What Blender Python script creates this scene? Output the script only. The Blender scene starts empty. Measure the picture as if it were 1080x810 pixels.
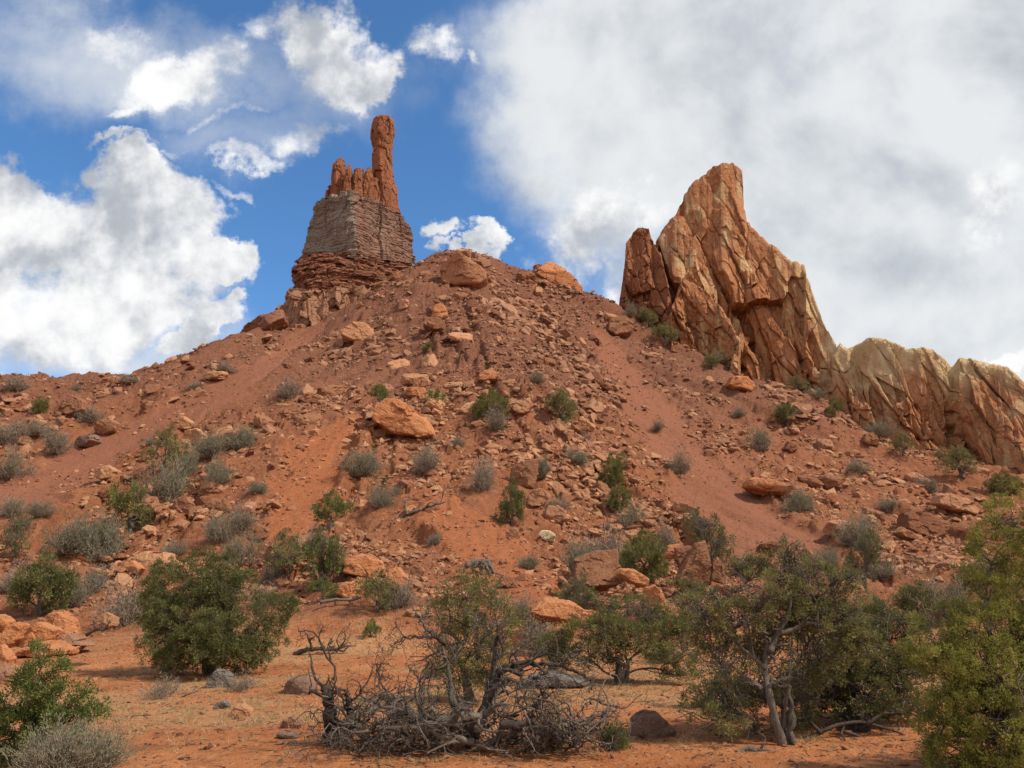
import bpy, math, random
import numpy as np
from mathutils import Vector, Matrix

# ------------------------------------------------------------------ camera
SC = bpy.context.scene
COL = SC.collection
PITCH = math.radians(14.9)
F = 810.0                      # focal length in pixels of the 1080 px wide photograph
CAMH = 2.2
cp, sp = math.cos(PITCH), math.sin(PITCH)
cam = bpy.data.objects.new('camera', bpy.data.cameras.new('camera'))
COL.objects.link(cam)
cam.location = (0, 0, CAMH)
cam.rotation_euler = (math.pi / 2 + PITCH, 0, 0)
cam.data.sensor_width = 36.0
cam.data.lens = F / 1080 * 36
cam.data.clip_start = 0.1
cam.data.clip_end = 20000
SC.camera = cam

# ------------------------------------------------------------------ light + exposure
SUN_EL, SUN_AZ = math.radians(50), math.radians(108)    # azimuth measured from +Y (view) towards +X (right)
sun = bpy.data.objects.new('sun', bpy.data.lights.new('sun', 'SUN'))
COL.objects.link(sun)
sun.data.energy = 3.9
sun.data.angle = math.radians(2.5)
sun.data.color = (1.0, 0.90, 0.76)
sdir = Vector((math.sin(SUN_AZ) * math.cos(SUN_EL), math.cos(SUN_AZ) * math.cos(SUN_EL), math.sin(SUN_EL)))
sun.rotation_euler = sdir.to_track_quat('Z', 'Y').to_euler()
SC.view_settings.view_transform = 'Standard'
SC.view_settings.look = 'None'
SC.view_settings.exposure = 0.22
SC.view_settings.gamma = 1.0
SC.cycles.max_bounces = 5
SC.cycles.diffuse_bounces = 2
SC.cycles.transparent_max_bounces = 6
SC.cycles.use_denoising = True


class NT:
    """small helper to write node trees"""
    def __init__(self, tree):
        self.t = tree
        tree.nodes.clear()

    def __call__(self, kind, _out=0, **kw):
        n = self.t.nodes.new(kind)
        for k, v in kw.items():
            if k.startswith('i_'):
                key = k[2:]
                sock = n.inputs[int(key)] if key.isdigit() else n.inputs[key.replace('_', ' ')]
                if isinstance(v, bpy.types.NodeSocket):
                    self.t.links.new(v, sock)
                else:
                    sock.default_value = v
            else:
                setattr(n, k, v)
        return n.outputs[_out] if len(n.outputs) else None

    def math(self, op, a, b=0.0, c=None, clamp=False):
        kw = dict(operation=op, use_clamp=clamp, i_0=a, i_1=b)
        if c is not None:
            kw['i_2'] = c
        return self('ShaderNodeMath', **kw)

    def vmath(self, op, a, b=(0, 0, 0), out=0, scale=None):
        kw = dict(operation=op, i_0=a)
        if op not in ('LENGTH', 'SCALE', 'NORMALIZE'):
            kw['i_1'] = b
        if scale is not None:
            kw['i_Scale'] = scale
        return self('ShaderNodeVectorMath', _out=out, **kw)

    def noise(self, vec, scale, detail=4.0, rough=0.55, dist=0.0, lac=2.0):
        return self('ShaderNodeTexNoise', i_Vector=vec, i_Scale=scale, i_Detail=detail, i_Roughness=rough, i_Distortion=dist, i_Lacunarity=lac)

    def remap(self, v, a, b, c=0.0, d=1.0, smooth=False):
        return self('ShaderNodeMapRange', interpolation_type='SMOOTHSTEP' if smooth else 'LINEAR',
                    i_0=v, i_1=a, i_2=b, i_3=c, i_4=d)

    def mix(self, f, a, b, mode='MIX'):
        n = self.t.nodes.new('ShaderNodeMix')
        n.data_type = 'RGBA'
        n.blend_type = mode
        for s, v in ((0, f), (6, a), (7, b)):
            if isinstance(v, bpy.types.NodeSocket):
                self.t.links.new(v, n.inputs[s])
            else:
                n.inputs[s].default_value = (v if not isinstance(v, tuple) or len(v) == 4 else (*v, 1.0))
        return n.outputs[2]


# ------------------------------------------------------------------ sky
world = bpy.data.worlds.new('World')
SC.world = world
world.use_nodes = True
n = NT(world.node_tree)
gen = n('ShaderNodeTexCoord', 0)
gen.node  # Generated is output 0 : the view direction
sky = n('ShaderNodeTexSky', sky_type='NISHITA', sun_disc=False, sun_elevation=SUN_EL, sun_rotation=SUN_AZ,
        altitude=1500.0, air_density=1.0, dust_density=0.6, ozone_density=1.6)
skyc = n.mix(1.0, sky, (0.60, 0.94, 1.16), 'MULTIPLY')
bg_sky = n('ShaderNodeBackground', i_Color=skyc, i_Strength=0.142)
# direction turned so that +Y is the middle of the cloudscape, then flattened to two coordinates
rot = n('ShaderNodeVectorRotate', rotation_type='X_AXIS', i_Vector=gen, i_Angle=-PITCH)
sx = n('ShaderNodeSeparateXYZ', 0, i_0=rot)
sn = sx.node
yy = n.math('MAXIMUM', sn.outputs[1], 0.12)
uu = n.math('DIVIDE', sn.outputs[0], yy)
vv = n.math('DIVIDE', sn.outputs[2], yy)
flat = n('ShaderNodeCombineXYZ', i_0=uu, i_1=vv, i_2=0.0)
w1 = n('ShaderNodeTexNoise', 1, i_Vector=flat, i_Scale=5.5, i_Detail=7.0, i_Roughness=0.62)
w1c = n.vmath('SUBTRACT', w1, (0.5, 0.5, 0.5))
w1s = n.vmath('SCALE', w1c, scale=0.26)
warped = n.vmath('ADD', flat, w1s)
warped = n.vmath('MULTIPLY', warped, (1, 1, 0))


def blob(cx, cy, rx, ry, ang, amp, soft=0.55):
    """an elliptic cloud bank round a point of the sky; returns 0..amp"""
    m = n('ShaderNodeMapping', vector_type='TEXTURE', i_Vector=warped,
          i_Location=((cx - 540) / F, (405 - cy) / F, 0), i_Rotation=(0, 0, math.radians(ang)), i_Scale=(rx / F, ry / F, 1))
    l = n.vmath('LENGTH', m, out=1)
    return n.remap(l, 1.0 + soft * 0.4, 1.0 - soft, 0.0, amp, True)


def total(bl):
    acc = None
    for b in bl:
        v = blob(*b)
        acc = v if acc is None else n.math('MAXIMUM', acc, v)
    return acc


# crisp white cumulus
cum = total([
    (40, 220, 110, 70, -20, 1.0, .5), (165, 245, 95, 72, -12, 1.0, .45), (150, 190, 60, 40, -15, .9, .6), (235, 275, 40, 30, 0, .95, .5),
    (30, 350, 150, 60, 0, .85, .7), (225, 345, 46, 34, 20, 1.0, .5), (120, 310, 150, 55, 5, .85, .6), (60, 300, 120, 80, 0, .9, .6),
    (463, 256, 22, 22, 20, .92, .8), (508, 266, 34, 18, -10, .98, .8), (488, 277, 40, 12, 0, .9, .6), (350, 45, 90, 62, -30, .95, .8), (395, 80, 36, 30, 0, .85, .8), (290, 20, 60, 40, 0, .7, .9), (195, 68, 80, 46, 20, .85, .9),
    (320, 150, 60, 36, 15, .72, 1.0), (275, 178, 40, 24, 0, .75, .9), (215, 175, 46, 18, 10, .6, 1.0), (115, 25, 60, 35, 0, .62, 1.0), (455, 50, 50, 38, -50, .72, 1.0), (250, 215, 40, 14, -20, .55, 1.0), (150, 110, 70, 14, 10, .5, 1.0), (240, 120, 60, 16, 30, .55, 1.0), (490, 90, 14, 20, 0, .5, 1.0),
    (630, 250, 80, 70, 30, .85, .9), (660, 300, 50, 30, 0, .7, .8), (130, 150, 70, 10, -8, .66, .9), (1060, 375, 50, 22, 0, .9, .6), (780, 215, 60, 20, 0, .5, 1.0), (1050, 230, 60, 90, 0, .55, 1.0),
])
# thin, grey, soft-edged sheets
sheet = total([
    (880, 90, 420, 260, 0, 1.0, .35), (1000, 330, 420, 190, 0, 1.0, .4), (650, 60, 150, 150, 0, .9, .6),
    (660, 220, 130, 110, 0, .85, .8), (160, 60, 280, 90, -5, .66, 1.0), (290, 130, 170, 65, 20, .46, 1.0), (560, 330, 160, 60, 0, .45, 1.0), (120, 370, 240, 60, 0, .75, 1.0), (60, 190, 60, 40, 0, .3, 1.), (330, 70, 150, 90, -20, .5, 1.0), (470, 60, 70, 70, 0, .35, 1.),
])
fn = n.noise(flat, 9.0, 9.0, 0.6)
d_c = n.math('ADD', cum, n.math('MULTIPLY', n.math('SUBTRACT', fn, 0.5), 1.9))
m_c = n.remap(d_c, 0.30, 0.86, 0, 1, True)
fs = n.noise(flat, 3.2, 6.0, 0.55, 0.3)
d_s = n.math('ADD', sheet, n.math('MULTIPLY', n.math('SUBTRACT', fs, 0.5), 0.9))
m_s = n.remap(d_s, 0.12, 0.95, 0, 0.97, True)
# relief of the clouds: density here against density a little towards the sun
off = n.vmath('ADD', flat, (0.016, 0.030, 0))
fn2 = n.noise(off, 9.0, 9.0, 0.6)
rel = n.math('SUBTRACT', fn, fn2)
big1 = n.noise(flat, 4.2, 8.0, 0.55, 0.25)
big2 = n.noise(n.vmath('ADD', flat, (0.03, 0.06, 0)), 4.2, 8.0, 0.55, 0.25)
relb = n.math('SUBTRACT', big1, big2)
lit_c = n.math('ADD', n.math('MULTIPLY', rel, 1.6), n.math('MULTIPLY', relb, 2.6))
lit_c = n.math('ADD', lit_c, n.math('MULTIPLY', n.math('SUBTRACT', fn, 0.5), 0.5))
lit_c = n.math('SUBTRACT', lit_c, n.remap(d_c, 0.75, 1.35, 0.0, 0.26))
lit_c = n.remap(lit_c, -0.46, 0.30, 0, 1, True)
col_c = n.mix(lit_c, (0.42, 0.45, 0.50), (0.90, 0.90, 0.90))
lit_s = n.math('ADD', n.math('MULTIPLY', relb, 2.2), n.math('MULTIPLY', n.math('SUBTRACT', n.noise(flat, 2.3, 5.0, 0.5, 0.4), 0.5), 1.2))
lit_s = n.math('ADD', lit_s, n.math('MULTIPLY', rel, 0.45))
lit_s = n.remap(lit_s, -0.72, 0.28, 0, 1, True)
col_s = n.mix(lit_s, (0.45, 0.485, 0.53), (0.78, 0.80, 0.81))
bg_s = n('ShaderNodeBackground', i_Color=col_s, i_Strength=0.92)
bg_c = n('ShaderNodeBackground', i_Color=col_c, i_Strength=0.95)
# behind the viewer, unseen: cloud cover thickened to make the ambient light less blue
back = n.remap(sn.outputs[1], 0.10, 0.25, 0, 1)
gn = n.remap(n.noise(gen, 2.2, 7.0, 0.6), 0.34, 0.50, 0, 1, True)
m_s2 = n.mix(back, gn, m_s)
m_c2 = n.math('MULTIPLY', m_c, back)
s1 = n('ShaderNodeMixShader', i_0=m_s2, i_1=bg_sky, i_2=bg_s)
s2 = n('ShaderNodeMixShader', i_0=m_c2, i_1=s1, i_2=bg_c)
n('ShaderNodeOutputWorld', i_Surface=s2)
world.cycles.sampling_method = 'MANUAL'
world.cycles.sample_map_resolution = 512

# ------------------------------------------------------------------ numpy noise
def hsh(ix, iy, iz, seed):
    h = (ix.astype(np.int64) * 73856093) ^ (iy.astype(np.int64) * 19349663) ^ (iz.astype(np.int64) * 83492791) ^ (seed * 2654435761 & 0xffffffff)
    h = h & 0xffffffff
    h = ((h ^ (h >> 16)) * 0x45d9f3b) & 0xffffffff
    h = ((h ^ (h >> 16)) * 0x45d9f3b) & 0xffffffff
    h = h ^ (h >> 16)
    return (h & 0xffffff).astype(np.float64) / 0xffffff


def vnoise(P, seed=0):
    """value noise, -1..1, P is (N,3) or (N,2)"""
    if P.shape[1] == 2:
        i = np.floor(P); f = P - i; f = f * f * f * (f * (f * 6 - 15) + 10)
        z = np.zeros(len(P))
        a = hsh(i[:, 0], i[:, 1], z, seed); b = hsh(i[:, 0] + 1, i[:, 1], z, seed)
        c = hsh(i[:, 0], i[:, 1] + 1, z, seed); d = hsh(i[:, 0] + 1, i[:, 1] + 1, z, seed)
        return 2 * ((a * (1 - f[:, 0]) + b * f[:, 0]) * (1 - f[:, 1]) + (c * (1 - f[:, 0]) + d * f[:, 0]) * f[:, 1]) - 1
    i = np.floor(P); f = P - i; f = f * f * f * (f * (f * 6 - 15) + 10)
    r = 0
    for dx in (0, 1):
        for dy in (0, 1):
            for dz in (0, 1):
                w = (f[:, 0] if dx else 1 - f[:, 0]) * (f[:, 1] if dy else 1 - f[:, 1]) * (f[:, 2] if dz else 1 - f[:, 2])
                r = r + w * hsh(i[:, 0] + dx, i[:, 1] + dy, i[:, 2] + dz, seed)
    return 2 * r - 1


def fbm(P, octs=4, gain=0.5, seed=0):
    a, s, r = 1.0, 0.0, 0
    for o in range(octs):
        r = r + a * vnoise(P * (2.03 ** o) + 17.3 * o, seed + o)
        s += a; a *= gain
    return r / s


def facet(P, scale, seed, tilt=0.5, crack=0.0):
    """each cell of a broken-up space gets its own offset and tilt: flat faces that meet in sharp edges (about -1..1)"""
    Q = P / np.array(scale)
    b = np.floor(Q)
    best = np.full(len(P), 1e9); val = np.zeros(len(P)); second = np.full(len(P), 1e9)
    for dx in (-1, 0, 1):
        for dy in (-1, 0, 1):
            for dz in (-1, 0, 1):
                c = b + (dx, dy, dz)
                j = np.stack([hsh(c[:, 0], c[:, 1], c[:, 2], seed + k) for k in (0, 1, 2)], 1)
                d = Q - (c + j)
                dd = (d ** 2).sum(1)
                o = hsh(c[:, 0], c[:, 1], c[:, 2], seed + 3) * 2 - 1
                t = np.stack([hsh(c[:, 0], c[:, 1], c[:, 2], seed + 4 + k) * 2 - 1 for k in (0, 1, 2)], 1)
                v = o + tilt * 2 * (t * d).sum(1)
                m = dd < best
                second = np.where(m, best, np.minimum(second, dd))
                best[m] = dd[m]; val[m] = v[m]
    if crack:
        val = val - crack * (1 - sstep(np.sqrt(second) - np.sqrt(best), 0.0, 0.09))
    return val


def sstep(x, a, b):
    t = np.clip((x - a) / (b - a), 0, 1)
    return t * t * (3 - 2 * t)


# ------------------------------------------------------------------ picture geometry
def at(px, py, y):
    """the point of the place seen at pixel (px, py) when it stands y metres ahead"""
    u = (px - 540) / F; v = (405 - py) / F
    k = y / (cp - v * sp)
    return np.array((u * k, y, CAMH + k * (sp + v * cp)))


def proj(P):
    X = P[:, 0]; Y = P[:, 1]; Z = P[:, 2] - CAMH
    d = Y * cp + Z * sp
    d = np.where(d < 0.05, 0.05, d)
    return 540 + F * X / d, 405 - F * (Z * cp - Y * sp) / d


def mpp(px, py, y):
    v = (405 - py) / F
    return y / (cp - v * sp) / F


# ------------------------------------------------------------------ terrain function
ctrl = []
def C(px, py, y): ctrl.append(tuple(at(px, py, y)))
S = [(640, 32), (620, 36), (580, 44), (540, 51), (500, 58), (460, 65), (420, 73), (380, 84), (340, 96), (300, 114)]
for px, top in ((270, 350), (405, 290), (540, 276)):
    for py, y in S:
        if py > top + 8: C(px, py, y)
for q in ((300, 352, 101), (315, 352, 102), (332, 343, 103.5), (352, 330, 105), (380, 314, 107), (408, 298, 110), (425, 286, 113), (437, 281, 117), (340, 372, 92), (280, 362, 98)):
    C(*q)
for p_ in ((-34, 118, 38), (-24, 122, 42), (-15, 128, 48)): ctrl.append(p_)
for px in (0, 135):
    for py, y in S:
        if py > 424: C(px, py, y * 1.08)
for px, py, y in ((0, 405, 84), (60, 408, 86), (100, 405, 87), (150, 396, 89), (190, 385, 91), (230, 366, 96), (262, 348, 101),
                  (450, 281, 124), (490, 279, 126), (540, 283, 125), (570, 290, 123), (612, 313, 119), (650, 326, 117)):
    C(px, py, y)
    p = at(px, py, y)
    ctrl.append((p[0] * 1.25, p[1] + 28, p[2] - 11))
    ctrl.append((p[0] * 1.0, p[1] + 8, p[2] - 1.2))
for px, rows in ((675, ((345, 114), (360, 108), (400, 93), (440, 80), (500, 66), (560, 53), (600, 42), (640, 32))),
                 (810, ((402, 106), (440, 90), (480, 76), (520, 64), (560, 53), (600, 42), (640, 32))),
                 (945, ((464, 94), (500, 78), (540, 64), (580, 51), (620, 40))),
                 (1080, ((502, 85), (530, 72), (560, 60), (600, 45), (640, 34)))):
    for py, y in rows: C(px, py, y)
for x, y, z in ((30, 170, 36), (60, 170, 30), (120, 120, 18),
                (90, 60, 6), (120, 90, 12), (-90, 60, 9), (-110, 90, 18), (-120, 130, 14), (0, 190, 30), (-60, 190, 10), (70, 30, 0.5), (-70, 30, 0.5),
                (0, 240, 6), (120, 240, 14), (-120, 220, 2), (170, 160, 16)):
    ctrl.append((x, y, z))
for y in (-30, 0, 8, 14, 20, 25):
    for x in (-60, -30, -12, 0, 12, 30, 60):
        ctrl.append((x * (1 if y < 1 else 0.8), y, 0.0))
for px, py, y in ((700, 360, 109), (755, 385, 107.5), (810, 405, 105), (880, 424, 102), (945, 466, 95), (1000, 484, 92), (1080, 504, 86), (1180, 520, 82)):
    p = at(px, py, y)
    ctrl.append(tuple(p))
    for dy, dz in ((6, 0.6), (14, 1.0), (24, 1.0)): ctrl.append((p[0] * (1 + dy / y), p[1] + dy, p[2] + dz))
K = np.array(ctrl)


def tps(r2): return 0.5 * r2 * np.log(r2 + 1e-9)


def fit():
    N = len(K); A = np.zeros((N + 3, N + 3))
    d2 = ((K[:, None, :2] - K[None, :, :2]) ** 2).sum(2)
    A[:N, :N] = tps(d2) + np.eye(N) * 6.0
    A[:N, N] = 1; A[:N, N + 1:] = K[:, :2]; A[N:, :N] = A[:N, N:].T
    return np.linalg.solve(A, np.concatenate([K[:, 2], np.zeros(3)]))


W = fit()


def Hbase(X, Y):
    out = np.empty(len(X)); N = len(K)
    for a in range(0, len(X), 40000):
        x = X[a:a + 40000]; y = Y[a:a + 40000]
        d2 = (x[:, None] - K[None, :, 0]) ** 2 + (y[:, None] - K[None, :, 1]) ** 2
        out[a:a + 40000] = tps(d2) @ W[:N] + W[N] + W[N + 1] * x + W[N + 2] * y
    # far away the land flattens out
    d = np.hypot(X, Y - 60)
    w = sstep(d, 130, 260)
    out = out * (1 - w) + 1.0 * w
    # level ground in front
    f = sstep(Y, 21, 34)
    return np.where(out > 0.0, out * f, out * f)


def seg_dist(px, py, pts):
    """distance in picture pixels to a polyline (px,py,halfwidth) divided by the half width there"""
    best = np.full(len(px), 1e9)
    for (ax, ay, aw), (bx, by, bw) in zip(pts[:-1], pts[1:]):
        dx, dy = bx - ax, by - ay
        t = np.clip(((px - ax) * dx + (py - ay) * dy) / (dx * dx + dy * dy), 0, 1)
        d = np.hypot(px - ax - t * dx, py - ay - t * dy) / (aw + t * (bw - aw))
        best = np.minimum(best, d)
    return best


CH1 = [(338, 342, 8), (250, 400, 14), (150, 455, 20), (60, 500, 26), (-60, 560, 34)]
CH2 = [(632, 350, 9), (665, 400, 18), (730, 480, 32), (790, 545, 40), (850, 590, 40)]
CH3 = [(372, 440, 12), (330, 480, 28), (315, 530, 32), (300, 565, 20)]
CH4 = [(470, 560, 32), (520, 600, 44), (560, 635, 30)]
CH5 = [(630, 375, 8), (640, 420, 10), (700, 500, 10)]


def zones(P):
    """soil zones from the ground point: pink chutes, orange wash, level ground"""
    px, py = proj(P)
    wob = 0.35 * vnoise(P[:, :2] * 0.35, 71) + 0.28 * fbm(P[:, :2] * 1.0, 3, .6, 72)
    c1 = sstep(seg_dist(px, py, CH1) + wob, 1.15, 0.75)
    c2 = sstep(seg_dist(px, py, CH2) + wob, 1.2, 0.7)
    c3 = sstep(seg_dist(px, py, CH3) + wob, 1.25, 0.7)
    c4 = sstep(seg_dist(px, py, CH4) + wob, 1.2, 0.75)
    fl = sstep(P[:, 1] + 4 * wob, 33, 27)
    return c1, c2, c3, c4, fl, px, py


APEX = at(455, 300, 118)


def H(X, Y, full=False):
    X = np.atleast_1d(np.asarray(X, float)); Y = np.atleast_1d(np.asarray(Y, float))
    z = Hbase(X, Y)
    P = np.stack([X, Y, z], 1)
    c1, c2, c3, c4, fl, px, py = zones(P)
    slope = sstep(Y, 26, 44) * (1 - sstep(np.hypot(X, Y), 160, 220))
    smooth = np.clip(np.maximum.reduce([c1, c2, c3, c4]), 0, 1)
    ang = np.arctan2(X - APEX[0], APEX[1] - Y + 6)
    rad = np.hypot(X - APEX[0], APEX[1] - Y)
    XY = P[:, :2]
    # runnels that fall away from the top of the hill
    g = fbm(np.stack([ang * 9 + 0.35 * vnoise(XY * 0.12, 5), rad * 0.035], 1), 3, 0.55, 11)
    top = sstep(rad, 6, 30)
    z = z + slope * top * (1.5 * g * (1 - 0.7 * smooth) - 0.9 * (1 - smooth) * (1 - sstep(np.abs(g), 0.0, 0.16)))
    z = z - slope * (0.55 * c1 + 0.9 * c2 + 0.8 * c3) + slope * c4 * 0.7
    # broken ground between the chutes
    r1 = fbm(XY * 0.22, 4, 0.55, 21)
    z = z + slope * (1 - smooth) * 0.8 * r1
    fa = facet(np.stack([X, Y, z * 0.0], 1), (1.5, 1.1, 10), 31, 0.8)
    z = z + slope * (1 - smooth) * 0.15 * fa * sstep(r1, -0.4, 0.3)
    # ledges of harder beds
    led = facet(np.stack([X + 3 * vnoise(XY * 0.2, 8), Y, z * 1.6], 1), (4.5, 3.0, 1.8), 37, 0.4)
    z = z + slope * (1 - smooth) * 0.22 * led
    z = z + 0.07 * slope * fbm(XY * 1.3, 3, 0.6, 41)
    z = z + slope * smooth * 0.16 * (fbm(np.stack([ang * 45, rad * 0.12], 1), 3, 0.6, 43) + 0.6 * fbm(XY * 0.4, 2, .5, 44))
    # rills on the bare mound
    ril = np.abs(vnoise(np.stack([ang * 60 + 0.8 * vnoise(XY * 0.6, 9), rad * 0.12], 1), 12))
    z = z - 0.10 * c4 * slope * (1 - sstep(ril, 0.0, 0.5))
    # level ground: soft swells
    z = z + fl * (0.10 * fbm(XY * 0.25, 3, 0.5, 51) + 0.025 * fbm(XY * 1.6, 4, 0.6, 52))
    if full:
        return z, (c1, c2, c3, c4, fl, px, py)
    return z


def hit(px, py):
    """where the sight line of a pixel meets the ground"""
    ys = np.concatenate([np.arange(6, 40, 0.2), np.arange(40, 140, 0.4)])
    pts = np.array([at(px, py, y) for y in ys])
    h = H(pts[:, 0], pts[:, 1])
    below = np.nonzero(pts[:, 2] < h)[0]
    if len(below) == 0 or below[0] == 0:
        # nothing met: stand on the highest ground under the sight line
        i = int(np.argmin(np.where(ys > 60, pts[:, 2] - h, 1e9))) if len(below) == 0 else 0
        return np.array((pts[i, 0], ys[i], h[i]))
    i = below[0]
    a, b = pts[i - 1, 2] - h[i - 1], h[i] - pts[i, 2]
    t = a / (a + b + 1e-9)
    y = ys[i - 1] + t * (ys[i] - ys[i - 1])
    p = at(px, py, y)
    return np.array((p[0], y, H(p[0], y)[0]))


# ------------------------------------------------------------------ mesh helpers
def mesh_np(name, V, faces, smooth=False, attrs=None):
    """faces: list of (N,k) int arrays"""
    me = bpy.data.meshes.new(name)
    V = np.asarray(V, np.float32)
    me.vertices.add(len(V)); me.vertices.foreach_set('co', V.ravel())
    fs = [np.asarray(f, np.int32) for f in faces if len(f)]
    nl = sum(f.size for f in fs); nf = sum(len(f) for f in fs)
    me.loops.add(nl); me.polygons.add(nf)
    me.loops.foreach_set('vertex_index', np.concatenate([f.ravel() for f in fs]))
    tot = np.concatenate([np.full(len(f), f.shape[1], np.int32) for f in fs])
    st = np.concatenate([[0], np.cumsum(tot)[:-1]]).astype(np.int32)
    me.polygons.foreach_set('loop_start', st)
    me.update(calc_edges=True)
    me.polygons.foreach_set('use_smooth', np.full(nf, bool(smooth)))
    for k, a in (attrs or {}).items():
        at_ = me.attributes.new(k, 'FLOAT', 'POINT')
        at_.data.foreach_set('value', np.asarray(a, np.float32))
    me.validate(verbose=False)
    return me


def link(name, me, mat=None, parent=None, label=None, cat=None, group=None, kind=None, loc=None):
    o = bpy.data.objects.new(name, me)
    COL.objects.link(o)
    if mat is not None and not me.materials:
        me.materials.append(mat)
    if parent is not None: o.parent = parent
    if loc is not None: o.location = loc
    tag(o, label, cat, group, kind)
    return o


def tag(o, label=None, cat=None, group=None, kind=None):
    if label: o['label'] = label
    if cat: o['category'] = cat
    if group: o['group'] = group
    if kind: o['kind'] = kind
    return o


def empty(name, loc, label, cat, group=None):
    o = bpy.data.objects.new(name, None)
    COL.objects.link(o)
    o.empty_display_size = 0.3
    o.location = loc
    return tag(o, label, cat, group)


class MB:
    def __init__(self): self.V = []; self.Q = []; self.T = []; self.A = []; self.n = 0
    def add(self, V, Q=None, T=None, a=0.0):
        V = np.asarray(V)
        if Q is not None and len(Q): self.Q.append(np.asarray(Q) + self.n)
        if T is not None and len(T): self.T.append(np.asarray(T) + self.n)
        self.V.append(V); self.n += len(V)
        self.A.append(np.broadcast_to(np.asarray(a, float), (len(V),)))
    def mesh(self, name, smooth=False, origin=(0, 0, 0)):
        V = np.concatenate(self.V) - np.asarray(origin)
        return mesh_np(name, V, [np.concatenate(x) for x in (self.Q, self.T) if x], smooth, {'rnd': np.concatenate(self.A)})

    def tube(self, P, R, ns=6, a=0.0, tip=True):
        P = np.asarray(P, float); R = np.asarray(R, float); m = len(P)
        T = np.gradient(P, axis=0); T /= np.linalg.norm(T, axis=1, keepdims=True) + 1e-9
        up = np.array((0.13, 0.21, 0.97)) if abs(T[0, 2]) < 0.9 else np.array((1.0, 0.1, 0))
        N1 = np.cross(T, up); N1 /= np.linalg.norm(N1, axis=1, keepdims=True) + 1e-9
        N2 = np.cross(T, N1)
        th = np.arange(ns) / ns * 2 * math.pi
        V = P[:, None] + R[:, None, None] * (np.cos(th)[None, :, None] * N1[:, None] + np.sin(th)[None, :, None] * N2[:, None])
        i = np.arange(m - 1)[:, None] * ns; j = np.arange(ns)[None]; k = (j + 1) % ns
        Q = np.stack([i + j, i + k, i + ns + k, i + ns + j], 2).reshape(-1, 4)
        V = V.reshape(-1, 3)
        caps = []
        V = np.concatenate([V, P[[0, -1]]])
        c0, c1_ = m * ns, m * ns + 1
        for jj in range(ns):
            caps.append((c0, (jj + 1) % ns, jj)); caps.append((c1_, (m - 1) * ns + jj, (m - 1) * ns + (jj + 1) % ns))
        self.add(V, Q, caps, a)


def ico(level):
    t = (1 + 5 ** .5) / 2
    v = np.array([(-1, t, 0), (1, t, 0), (-1, -t, 0), (1, -t, 0), (0, -1, t), (0, 1, t), (0, -1, -t), (0, 1, -t), (t, 0, -1), (t, 0, 1), (-t, 0, -1), (-t, 0, 1)], float)
    f = np.array([(0, 11, 5), (0, 5, 1), (0, 1, 7), (0, 7, 10), (0, 10, 11), (1, 5, 9), (5, 11, 4), (11, 10, 2), (10, 7, 6), (7, 1, 8), (3, 9, 4), (3, 4, 2), (3, 2, 6), (3, 6, 8), (3, 8, 9), (4, 9, 5), (2, 4, 11), (6, 2, 10), (8, 6, 7), (9, 8, 1)])
    v /= np.linalg.norm(v, axis=1, keepdims=True)
    for _ in range(level):
        e = np.sort(np.concatenate([f[:, [0, 1]], f[:, [1, 2]], f[:, [2, 0]]]), axis=1)
        u, inv = np.unique(e, axis=0, return_inverse=True)
        inv = inv.ravel()
        mid = v[u].sum(1); mid /= np.linalg.norm(mid, axis=1, keepdims=True)
        n0 = len(v); v = np.concatenate([v, mid]); m = len(f)
        a, b, c = inv[:m] + n0, inv[m:2 * m] + n0, inv[2 * m:] + n0
        f = np.concatenate([np.stack([f[:, 0], a, c], 1), np.stack([f[:, 1], b, a], 1), np.stack([f[:, 2], c, b], 1), np.stack([a, b, c], 1)])
    return v, f


ICO = {k: ico(k) for k in range(6)}


def clip_rock(level, N, h, round_=14.0):
    """a convex block: the unit sphere's directions cut by planes (N normals, h distances), corners slightly worn"""
    v, f = ICO[level]
    d = v @ N.T
    q = np.clip(d, 1e-4, None) / h[None]
    inv = (q ** round_).sum(1) ** (1 / round_)
    return v / inv[:, None], f


def rand_rock(rs, level, nplanes=13, flat=0.6, long=1.4, rough=0.03, round_=16.0):
    N = rs.normal(size=(nplanes, 3)); N /= np.linalg.norm(N, axis=1, keepdims=True)
    N = np.concatenate([N, [(0, 0, 1), (0, 0, -1), (0, 1, 0.1), (0, -1, .1), (1, 0, 0), (-1, 0, 0)]])
    h = np.concatenate([rs.uniform(0.72, 1.05, nplanes), rs.uniform(0.7, 0.85, 6)])
    V, f = clip_rock(level, N, h, round_)
    V = V * (rs.uniform(0.9, 1.1) * long, 1.0, flat)
    if level >= 3:
        nn = V / np.linalg.norm(V, axis=1, keepdims=True)
        s = rs.randint(1000)
        V = V + nn * (rough * 1.6 * facet(V, (0.45, 0.45, 0.3), s, 0.6)[:, None] + rough * fbm(V * 5, 3, 0.6, s + 50)[:, None])
    return V, f


# ------------------------------------------------------------------ materials
def principled(n, col, rough=0.9, normal=None, spec=0.15, **kw):
    k = dict(i_Base_Color=col, i_Roughness=rough)
    if normal is not None: k['i_Normal'] = normal
    k.update(kw)
    b = n('ShaderNodeBsdfPrincipled', **k)
    b.node.inputs['Specular IOR Level'].default_value = spec
    n('ShaderNodeOutputMaterial', i_Surface=b)
    return b


def new_mat(name):
    m = bpy.data.materials.new(name); m.use_nodes = True
    return m, NT(m.node_tree)


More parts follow.
